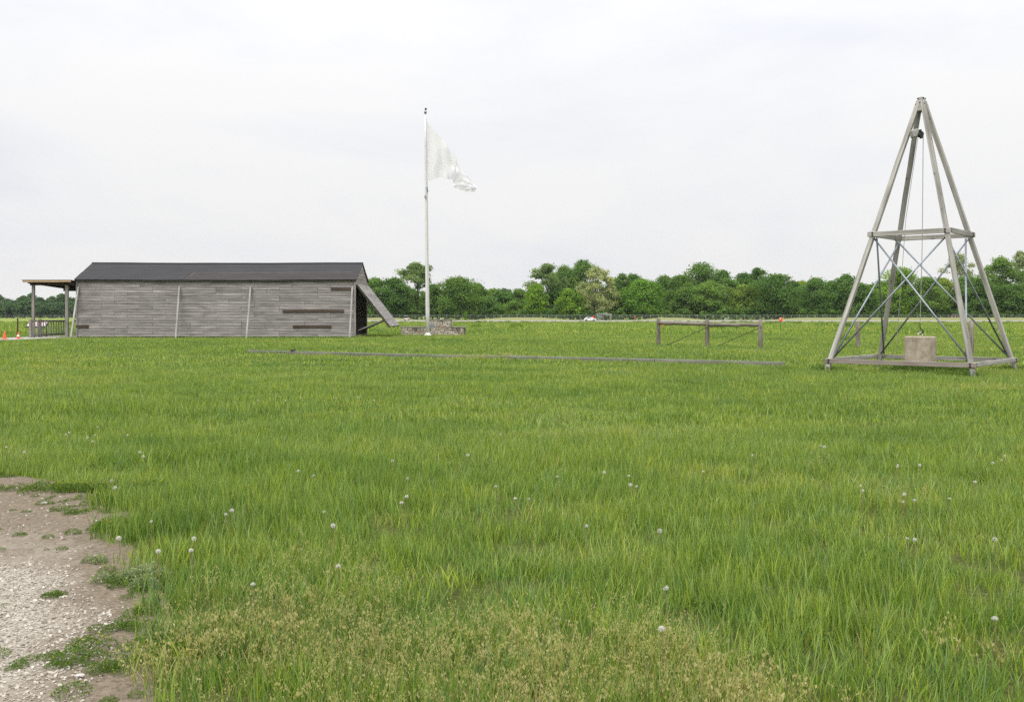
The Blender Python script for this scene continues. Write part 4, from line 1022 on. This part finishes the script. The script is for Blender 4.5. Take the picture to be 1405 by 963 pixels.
# ------------------------------------------------------------------ grass, weeds, gravel (uncountable: instanced clumps)
def blades(n, rad, h0, h1, w, lean, seed, seeds=0.0, dry=0.0, curl=.35, segs=3):
    r = np.random.default_rng(seed)
    a = r.random(n) * 2 * np.pi; q = rad * np.sqrt(r.random(n)); bx = q * np.cos(a); by = q * np.sin(a)
    h = h0 + (h1 - h0) * r.random(n) ** 1.4; d = r.random(n) * 2 * np.pi; ln = lean * r.uniform(.2, 1.3, n) * h
    wd = w * r.uniform(.6, 1.3, n); side = d + np.pi / 2 + r.normal(size=n) * .5
    ts = np.linspace(0, 1, segs + 1); Vv = []; T = []
    yv = np.where(r.random(n) < dry, .97, r.random(n) * .92)
    for i, t in enumerate(ts):
        off = ln * (t ** 1.8); zz = h * t * (1 - curl * .35 * t * t * lean)
        cx, cy = bx + np.cos(d) * off, by + np.sin(d) * off; ww = wd * (1 - t ** 1.6) * .5 + wd * .03
        Vv.append(np.stack([cx - np.cos(side) * ww, cy - np.sin(side) * ww, zz], 1)); Vv.append(np.stack([cx + np.cos(side) * ww, cy + np.sin(side) * ww, zz], 1))
        tt = np.stack([np.full(n, t), yv, np.zeros(n)], 1); T += [tt, tt]
    V = np.stack(Vv, 1).reshape(-1, 3); T = np.stack(T, 1).reshape(-1, 3); k = 2 * (segs + 1)
    b = (np.arange(n) * k)[:, None]; Fq = np.concatenate([b + np.array([2 * i, 2 * i + 1, 2 * i + 3, 2 * i + 2]) for i in range(segs)])
    if seeds > 0:      # panicles: little tan flecks round the tops of some stalks
        ids = np.where(r.random(n) < seeds)[0]; m = 12
        tip = V.reshape(n, k, 3)[ids, -1]; base = V.reshape(n, k, 3)[ids, -3]
        for j in range(m):
            f = r.random(len(ids))[:, None] * .9; sp = (w * 3.2) * (1.15 - f)
            c = tip * (1 - f * .8) + base * f * .8 + r.normal(size=(len(ids), 3)) * sp * np.array([1, 1, .5])
            u = r.normal(size=(len(ids), 3)) * w * .55; v_ = np.array([[0, 0, 1.0]]) * w * 1.5 + r.normal(size=(len(ids), 3)) * w * .4
            o_ = len(V); V = np.concatenate([V, np.stack([c - v_, c - u, c + v_, c + u], 1).reshape(-1, 3)])
            T = np.concatenate([T, np.tile([[1, .5, 1.0]], (len(ids) * 4, 1))]); Fq = np.concatenate([Fq, o_ + np.arange(len(ids) * 4).reshape(-1, 4)])
    return V, Fq, T
def leafy(n, rad, h, leaf, seed, flowers=0.0):
    r = np.random.default_rng(seed)
    a = r.random(n) * 2 * np.pi; q = rad * np.sqrt(r.random(n)); z = h * (1 - (q / rad) ** 2 * .7) * r.random(n) ** .6 + .004
    P = np.stack([q * np.cos(a), q * np.sin(a), z], 1)
    d = np.stack([np.cos(a), np.sin(a), r.uniform(-.2, .9, n)], 1) + r.normal(size=(n, 3)) * .6; d /= np.linalg.norm(d, axis=1)[:, None]
    u = np.cross(d, r.normal(size=(n, 3))); u /= np.linalg.norm(u, axis=1)[:, None]
    s = leaf * r.uniform(.6, 1.4, n)[:, None]; V = np.stack([P, P + d * s * .5 + u * s * .22, P + d * s, P + d * s * .5 - u * s * .22], 1).reshape(-1, 3)
    V[:, 2] = np.maximum(V[:, 2], .002)
    T = np.repeat(np.stack([np.full(n, .5), r.random(n), (r.random(n) < flowers) * 1.0], 1), 4, 0)
    return V, np.arange(4 * n).reshape(n, 4), T
def pebble(seed, s=.5):
    import bmesh
    bm = bmesh.new(); bmesh.ops.create_icosphere(bm, subdivisions=1, radius=.5)
    r = random.Random(seed)
    for v in bm.verts: v.co *= r.uniform(.75, 1.15); v.co.z *= .62
    me = bpy.data.meshes.new('pebble'); bm.to_mesh(me); bm.free(); me.materials.append(MAT['gravel_stone']); return me
def scatter(name, meshes, P, idx, rot, scl, label, cat):
    """one object: points that carry clump meshes through geometry nodes"""
    c = bpy.data.collections.new(name + '_clumps')
    for i, me in enumerate(meshes):
        o = bpy.data.objects.new('%s_clump_%03d' % (name, i), me); c.objects.link(o)
    me = bpy.data.meshes.new(name); me.vertices.add(len(P)); me.vertices.foreach_set('co', np.ascontiguousarray(P, np.float32).ravel())
    a = me.attributes.new('idx', 'INT', 'POINT'); a.data.foreach_set('value', np.ascontiguousarray(idx, np.int32))
    a = me.attributes.new('rot', 'FLOAT_VECTOR', 'POINT'); a.data.foreach_set('vector', np.ascontiguousarray(rot, np.float32).ravel())
    a = me.attributes.new('scl', 'FLOAT_VECTOR', 'POINT'); a.data.foreach_set('vector', np.ascontiguousarray(scl, np.float32).ravel())
    o = bpy.data.objects.new(name, me); col.objects.link(o)
    ng = bpy.data.node_groups.new(name, 'GeometryNodeTree')
    ng.interface.new_socket('Geometry', in_out='INPUT', socket_type='NodeSocketGeometry'); ng.interface.new_socket('Geometry', in_out='OUTPUT', socket_type='NodeSocketGeometry')
    gi = ng.nodes.new('NodeGroupInput'); go = ng.nodes.new('NodeGroupOutput')
    ci = ng.nodes.new('GeometryNodeCollectionInfo'); ci.inputs[0].default_value = c; ci.inputs['Separate Children'].default_value = True; ci.inputs['Reset Children'].default_value = True
    ip = ng.nodes.new('GeometryNodeInstanceOnPoints'); ip.inputs['Pick Instance'].default_value = True
    def attr(nm, dt):
        q = ng.nodes.new('GeometryNodeInputNamedAttribute'); q.data_type = dt; q.inputs[0].default_value = nm; return q.outputs[0]
    er = ng.nodes.new('FunctionNodeEulerToRotation'); ng.links.new(attr('rot', 'FLOAT_VECTOR'), er.inputs[0])
    ng.links.new(gi.outputs[0], ip.inputs['Points']); ng.links.new(ci.outputs[0], ip.inputs['Instance'])
    ng.links.new(attr('idx', 'INT'), ip.inputs['Instance Index']); ng.links.new(er.outputs[0], ip.inputs['Rotation']); ng.links.new(attr('scl', 'FLOAT_VECTOR'), ip.inputs['Scale'])
    ng.links.new(ip.outputs[0], go.inputs[0])
    m = o.modifiers.new('scatter', 'NODES'); m.node_group = ng
    tag(o, label, cat, kind='stuff'); return o
def blocked(x, y):
    b = path_dist(x, y) < .16 * vnoise(x, y, .12, 33)
    b |= (x > SXL - .02) & (x < SXR + .05) & (y > SY - .01) & (y < SY + SW + .05)
    b |= (x > wx(549)) & (x < wx(640)) & (y > wy - .04) & (y < wy + .8)
    b |= np.hypot(x - fx, y - FD) < .3
    b |= np.hypot(x - wc.x, y - wc.y) < .36
    W_ = np.array(fa + ba[::-1]); ins = np.zeros(x.shape, bool); j = len(W_) - 1
    for i in range(len(W_)):
        xi, yi = W_[i]; xj, yj = W_[j]; ins ^= ((yi > y) != (yj > y)) & (x < (xj - xi) * (y - yi) / (yj - yi + 1e-12) + xi); j = i
    b |= ins
    for su, sv in CORN: q_ = dpt(su, sv, 0); b |= np.hypot(x - q_.x, y - q_.y + .22) < .30
    dv = np.array([tb.x - ta.x, tb.y - ta.y]); L = np.linalg.norm(dv); dv /= L
    s = (x - ta.x) * dv[0] + (y - ta.y) * dv[1]; e = np.abs(-(x - ta.x) * dv[1] + (y - ta.y) * dv[0])
    b |= (s > 0) & (s < L) & (e < .10)
    return b
def wedge(y0, y1, dens, margin=2.5):
    n = int(dens * ((y1 - y0) * (.53 * (y0 + y1) + 2 * margin)))
    y = y0 + (y1 - y0) * rng.random(int(n * 1.0)); hw_ = .53 * y + margin; keep_ = rng.random(len(y)) < hw_ / (.53 * y1 + margin) ; y = y[keep_]
    y = np.concatenate([y, y0 + (y1 - y0) * np.sqrt(rng.random(max(0, n - len(y))))]); y = y[:n]
    x = (rng.random(len(y)) * 2 - 1) * (.53 * y + margin); return x, y
def vnoise(x, y, s, seed):
    """smooth value noise for patchiness"""
    r = np.random.default_rng(seed); G = r.random((64, 64)); u = x / s; v = y / s
    i = np.floor(u).astype(int); j = np.floor(v).astype(int); fu = u - i; fv_ = v - j; fu = fu * fu * (3 - 2 * fu); fv_ = fv_ * fv_ * (3 - 2 * fv_)
    g_ = lambda a, b: G[a % 64, b % 64]
    return (g_(i, j) * (1 - fu) + g_(i + 1, j) * fu) * (1 - fv_) + (g_(i, j + 1) * (1 - fu) + g_(i + 1, j + 1) * fu) * fv_
GM = []
def gmesh(*a, mat='grass_blade', **k):
    V, Fq, T = blades(*a, **k); GM.append(npmesh('grass_clump', V, Fq, [mat], T)); return len(GM) - 1
near = [gmesh(78, .15, .03, .105, .0046, .6, 11 + i, dry=.03, curl=.2) for i in range(4)] + [gmesh(60, .13, .05, .145, .005, .5, 21 + i, dry=.02, curl=.2) for i in range(3)]
nseed = [gmesh(34, .14, .12, .24, .0024, .5, 31 + i, seeds=.5, dry=.25) for i in range(3)]
ndry = [gmesh(60, .15, .04, .13, .0036, .8, 38 + i, seeds=.3, dry=.9) for i in range(2)]
midc = [gmesh(105, .30, .03, .095, .008, .55, 41 + i, dry=.03, curl=.2) for i in range(4)] + [gmesh(90, .26, .05, .13, .0085, .5, 46 + i, dry=.03, curl=.2) for i in range(2)]
farc = [gmesh(110, .65, .03, .10, .019, .55, 51 + i, dry=.03, segs=2) for i in range(4)] + [gmesh(90, .6, .05, .13, .018, .5, 56 + i, dry=.05, segs=2) for i in range(2)]
hugec = [gmesh(120, 1.7, .06, .20, .045, .5, 61 + i, dry=.05, segs=2) for i in range(4)]
tall = [gmesh(60, .4, .14, .30, .009, .6, 71 + i, seeds=.12, dry=.06) for i in range(2)]
PX = []; PI = []; PS = []
def put(x, y, pool, smin, smax, hscale=None, p=None):
    ok = ~blocked(x, y); x, y = x[ok], y[ok]; n = len(x)
    if hscale is not None: hscale = hscale[ok]
    PX.append(np.stack([x, y, gz(x, y) - .004], 1)); PI.append(rng.choice(pool, n, p=p))
    s = rng.uniform(smin, smax, n); hs = s * (1 if hscale is None else hscale); PS.append(np.stack([s, s, hs], 1))
def hvar(x, y): return .55 + .55 * vnoise(x, y, .33, 2) + .55 * vnoise(x, y, 1.1, 3) * (.6 + .8 * vnoise(x, y, 4.5, 4))
x, y = wedge(1.6, 11, 72); put(x, y, near, .8, 1.2, hvar(x, y))
x, y = wedge(8.5, 24, 27); put(x, y, midc, .8, 1.2, hvar(x, y))
x, y = wedge(22, 62, 9.0, 4); put(x, y, farc, .8, 1.2, .7 + .5 * vnoise(x, y, 3, 5))
x, y = wedge(58, 190, 1.05, 6); put(x, y, hugec, .8, 1.25, .6 + .9 * vnoise(x, y, 9, 6))
# seeding and straw-coloured patches
x, y = wedge(1.8, 9, 24)
m = vnoise(x, y, 1.3, 8) * .55 + vnoise(x, y, .5, 9) * .3 + .34 * np.exp(-((y - 3.3) / .8) ** 2) * np.exp(-((x - .1) / .9) ** 2) + .25 * np.exp(-((y - 4.4) / .8) ** 2) * np.exp(-((x + 1.0) / .7) ** 2)
k = m > .67; put(x[k], y[k], nseed, .8, 1.15)
x, y = wedge(2.2, 6, 60); m = np.exp(-((y - 3.35) / .55) ** 2 - ((x - .05) / .75) ** 2) + .8 * np.exp(-((y - 3.9) / .4) ** 2 - ((x + 1.05) / .35) ** 2) + .6 * np.exp(-((y - 7.1) / .2) ** 2 - ((x + 2.75) / .3) ** 2)
k = rng.random(len(x)) < m * 1.3; put(x[k], y[k], ndry, .8, 1.2)
# rank clumps: over the track and round the derrick
def cluster(cx_, cy_, sx_, sy_, n, pool, a, b): put(cx_ + rng.normal(size=n) * sx_, cy_ + rng.normal(size=n) * sy_, pool, a, b)
tm = ta.lerp(tb, .50); cluster(tm.x + .15, tm.y - .18, .42, .12, 26, tall, .7, 1.0)
for q in np.linspace(0, 1, 46).tolist():
    p = ta.lerp(tb, q); cluster(p.x, p.y - .17, .25, .04, 5, midc, .6, 1.15 + .5 * math.sin(q * 23) ** 2)
for p in (P1, P2, P3): cluster(p.x, p.y - .1, .15, .12, 6, midc, .9, 1.3)
PX = np.concatenate(PX); PI = np.concatenate(PI); PS = np.concatenate(PS); n = len(PX)
RT = np.stack([rng.normal(size=n) * .06, rng.normal(size=n) * .06, rng.random(n) * 6.283], 1)
scatter('meadow_grass', GM, PX, PI, RT, PS, 'lush green meadow grass with patches of tan seed heads', 'grass')

# leafy weeds on and along the path, and under the derrick
WMs = []
for i in range(4): t_ = leafy(320, .10, .06, .017, 80 + i, .008); WMs.append(npmesh('weed', t_[0], t_[1], ['weed_leaf'], t_[2]))
for i in range(2): t_ = leafy(420, .13, .09, .018, 90 + i, .03); WMs.append(npmesh('weed', t_[0], t_[1], ['weed_leaf'], t_[2]))
for i in range(2): t_ = leafy(320, .09, .12, .026, 95 + i, 0); WMs.append(npmesh('weed', t_[0], t_[1], ['pale_weed'], t_[2]))
for i in range(2): t_ = leafy(420, .34, .30, .06, 98 + i, 0); WMs.append(npmesh('weed', t_[0], t_[1], ['weed_leaf'], t_[2]))
WP = []; WI = []; WS = []
def wput(x, y, pool, a, b):
    n = len(x); WP.append(np.stack([x, y, gz(x, y) + .008], 1)); WI.append(rng.choice(pool, n)); s = rng.uniform(a, b, n); WS.append(np.stack([s, s, s], 1))
x = rng.uniform(-6, .3, 9000); y = rng.uniform(2.2, 9, 9000); d = path_dist(x, y)
k = (d > -.04) & (d < .12) & (rng.random(9000) < .30 * (vnoise(x, y, .35, 21) > .5)); wput(x[k], y[k], [0, 1, 2, 3, 4], .22, .5)
patchy = vnoise(x, y, .5, 12) * .6 + vnoise(x, y, .17, 13) * .4
k = (d > -1.3) & (d < -.08) & (patchy > .72 + .08 * sst(.05, .8, -d)) & (rng.random(9000) < .5); wput(x[k], y[k], [0, 1, 2, 3], .15, .4)
def wspot(px, py, n, sx_, sy_, pool, a, b):
    c = ground_at(px, py); wput(c[0] + rng.normal(size=n) * sx_, c[1] + rng.normal(size=n) * sy_, pool, a, b)
wspot(112, 674, 30, .32, .07, [4, 5], .45, .75); wspot(172, 690, 16, .2, .1, [4, 5], .45, .75)
wspot(192, 802, 10, .09, .07, [6, 7], .45, .75); wspot(130, 776, 3, .05, .03, [6, 7], .3, .5); wspot(178, 804, 8, .08, .05, [0, 1], .4, .7)
wspot(72, 821, 4, .04, .02, [0, 1], .25, .45); wspot(128, 918, 14, .09, .05, [0, 1, 2, 5], .25, .45); wspot(32, 915, 4, .04, .03, [0, 1], .2, .35); wspot(70, 905, 4, .05, .05, [0, 1], .2, .35)
wspot(168, 864, 6, .06, .04, [0, 1, 2], .25, .45); wspot(235, 895, 24, .22, .12, [4, 5], .4, .7); wspot(110, 706, 7, .12, .05, [0, 1], .4, .7); wspot(150, 728, 10, .06, .06, [0, 4], .5, .8)
wspot(45, 735, 14, .35, .12, [0, 1, 2], .2, .5); wspot(25, 700, 12, .4, .12, [0, 1, 2], .2, .45)
x, y = wedge(2, 14, 1.1); k = (vnoise(x, y, 1.4, 44) > .5) & ~blocked(x, y); wput(x[k], y[k], [0, 1, 2, 3], .5, .9)
wput(wc.x + rng.normal(size=26) * .55, wc.y - .55 + rng.normal(size=26) * .18, [8, 9], .5, .9)
for su, sv in CORN[:3]:
    p = dpt(su, sv, 0); wput(p.x + rng.normal(size=5) * .3, p.y + .3 + rng.normal(size=5) * .15, [8, 9], .3, .6)
x, y = wedge(45, 300, .035, 6); k = vnoise(x, y, 14, 15) > .55; wput(x[k], y[k], [8, 9], .8, 1.8)
WP = np.concatenate(WP); WI = np.concatenate(WI); WS = np.concatenate(WS); n = len(WP)
scatter('low_weeds', WMs, WP, WI, np.stack([np.zeros(n), np.zeros(n), rng.random(n) * 6.283], 1), WS, 'low leafy weeds along the gravel edge and among the meadow', 'weeds')
# loose gravel
x = rng.uniform(-5.5, .3, 120000); y = rng.uniform(2.2, 8, 120000); d = path_dist(x, y); vn_ = (vnoise(x, y, .6, 16) - .5) * 1.2; sf = np.maximum(sst(5.0, 5.9, y + vn_), sst(-.42, -.10, d + .45 * vn_))
pr = .95 * (1 - sf) + .05; k = (d < -.02) & (rng.random(len(x)) < pr) & (np.abs(x) < .53 * y + 1.2); x, y = x[k], y[k]; n = len(x)
s = .006 + .013 * rng.random(n) ** 2.5
scatter('loose_gravel', [pebble(i) for i in range(6)], np.stack([x, y, gz(x, y) + .014 + .010 * np.sin(x * 3.1 + 1) * np.sin(y * 2.7)], 1), rng.integers(0, 6, n), rng.random((n, 3)) * np.array([.5, .5, 6.28]), np.stack([s * rng.uniform(.8, 1.5, n), s, s * rng.uniform(.7, 1.1, n)], 1), 'pale crushed limestone gravel on the trodden path', 'gravel')
for (px_, py_, sz, lb) in ((60, 694, .045, 'flat white stone lying on the bare soil'), (109, 934, .03, 'pale egg-shaped stone among weeds at the gravel edge')):
    xx, yy, z_ = ground_at(px_, py_); o = bpy.data.objects.new('stone', pebble(77)); col.objects.link(o); o.data = o.data.copy(); o.data.materials[0] = MAT['stone_pale']
    place(o, Matrix.Translation((xx, yy, z_ + .02)) @ Matrix.Diagonal((sz * 1.6, sz, sz * .8, 1))); tag(o, lb, 'stone')

# ------------------------------------------------------------------ dandelion clocks, each one a thing
DAND = [(175,597),(192,620),(197,626),(153,659),(158,669),(91,596),(95,593),(131,597),(127,605),(120,600),(9,613),(318,700),(310,705),(207,715),(33,620),(134,586),(266,739),(262,755),(217,756),(163,738),
 (430,652),(409,646),(680,667),(726,684),(707,684),(558,681),(551,690),(464,777),(347,802),(445,702),(457,721),(559,656),(765,654),(1032,624),(1126,611),(1131,613),(965,647),(863,653),(865,665),(873,667),(1180,666),(1184,673),(1241,678),(1239,688),(1255,686),
 (1362,635),(1374,631),(1378,625),(1262,638),(1231,639),(905,728),(1245,738),(1255,740),(1365,739),(1365,849),(908,862),(829,648),(804,721),(1338,661),(913,806),(1303,684),(491,545),(513,549),(461,546),(392,550),(642,624),(539,632),(687,596),(354,549)]
def seed_head(v):
    r = np.random.default_rng(5 + v); n = 110; k = np.arange(n) + .5; ph = np.arccos(1 - 2 * k / n); ga = np.pi * (1 + 5 ** .5) * k
    d = np.stack([np.cos(ga) * np.sin(ph), np.sin(ga) * np.sin(ph), np.cos(ph)], 1); V = []; Fq = []
    if v: d = d[(d @ np.array([[.9, .1, .4], [-.6, .5, .5], [0, 0, -1]][v - 1])) < (.35 if v < 3 else .2)]; n = len(d)      # partly blown heads
    u = np.cross(d, r.normal(size=(n, 3))); u /= np.linalg.norm(u, axis=1)[:, None]; w = np.cross(d, u)
    R0 = .0215
    for a, b in ((u, w), (w, u)):                                   # filament ribbons
        o = len(V) and sum(len(q) for q in V); V.append(np.stack([d * .003 - a * .0003, d * .003 + a * .0003, d * R0 * .9 + a * .0003, d * R0 * .9 - a * .0003], 1).reshape(-1, 3)); Fq.append(o + np.arange(4 * n).reshape(n, 4))
    for k_ in range(3):                                             # parachutes
        an = k_ * np.pi / 3; a = u * np.cos(an) + w * np.sin(an); b = np.cross(d, a); o = sum(len(q) for q in V)
        V.append(np.stack([d * R0 * .86 - b * .0006, d * R0 + a * .0042, d * R0 * .86 + b * .0006, d * R0 - a * .0042], 1).reshape(-1, 3)); Fq.append(o + np.arange(4 * n).reshape(n, 4))
    return npmesh('seed_head', np.concatenate(V), np.concatenate(Fq), ['seed_fluff'])
m = bpy.data.materials.new('seed_fluff'); m.use_nodes = True; MAT['seed_fluff'] = m; t = m.node_tree; t.nodes.clear()
d_ = N(t, 'ShaderNodeBsdfDiffuse'); d_.inputs[0].default_value = (.80, .78, .75, 1); s_ = N(t, 'ShaderNodeBsdfTranslucent'); s_.inputs[0].default_value = (.85, .84, .82, 1)
x_ = N(t, 'ShaderNodeMixShader'); x_.inputs[0].default_value = .5; t.links.new(d_.outputs[0], x_.inputs[1]); t.links.new(s_.outputs[0], x_.inputs[2]); o_ = N(t, 'ShaderNodeOutputMaterial'); t.links.new(x_.outputs[0], o_.inputs[0])
plain('dandelion_stem', (.22, .17, .09), .6); plain('seed_core', (.20, .15, .09), .8)
shms = [seed_head(v) for v in (0, 0, 1, 2, 3)]; stm = MB().tube([(0, 0, 0), (.006, .003, .5), (0, 0, 1)], [.0026, .0023, .0018], 6); stem_me = None
core_me = None
for px_, py_ in DAND:
    hh = random.uniform(.13, .20); xx, yy, z_ = ground_at(px_, py_, hh)
    near_path = px_ < 330 and py_ > 650
    t = thing('dandelion', 'white dandelion clock on thin stem beside the gravel path' if near_path else 'white dandelion clock on thin stem out in the meadow grass', 'dandelion', (xx, yy, z_), 'dandelion clocks beside the path' if near_path else 'dandelion clocks in the meadow')
    if stem_me is None:
        me = bpy.data.meshes.new('stem'); me.from_pydata(stm.v, [], stm.f); me.materials.append(MAT['dandelion_stem']); stem_me = me
        cm = MB().lathe((0, 0, 0), [(.001, -.008), (.005, -.006), (.0075, .001), (.004, .006)], 8); core_me = bpy.data.meshes.new('seed_core'); core_me.from_pydata(cm.v, [], cm.f); core_me.materials.append(MAT['seed_core'])
    o = bpy.data.objects.new('stem', stem_me); col.objects.link(o); place(o, Matrix.Translation((xx, yy, z_)) @ Matrix.Diagonal((1, 1, hh, 1)), t)
    k = random.uniform(.42, .68); w = Matrix.Translation((xx, yy, z_ + hh)) @ Matrix.Rotation(random.random() * 6, 4, 'Z') @ Matrix.Diagonal((k, k, k * random.uniform(.75, 1), 1))
    o = bpy.data.objects.new('seed_head', random.choice(shms)); col.objects.link(o); place(o, w, t)
    c = bpy.data.objects.new('seed_core', core_me); col.objects.link(c); place(c, w, o)

# ------------------------------------------------------------------ thin haze in the air
hb = MB().box((0, 1000, 14.5), (5600, 4000, 36)).build('haze', 'white_paint'); hb['kind'] = 'stuff'
hm = bpy.data.materials.new('haze'); hm.use_nodes = True; t = hm.node_tree; t.nodes.clear()
pv = N(t, 'ShaderNodeVolumePrincipled'); pv.inputs['Color'].default_value = (.86, .92, 1, 1); pv.inputs['Density'].default_value = .00005; pv.inputs['Anisotropy'].default_value = .2
o_ = N(t, 'ShaderNodeOutputMaterial'); t.links.new(pv.outputs[0], o_.inputs['Volume']); hb.data.materials[0] = hm
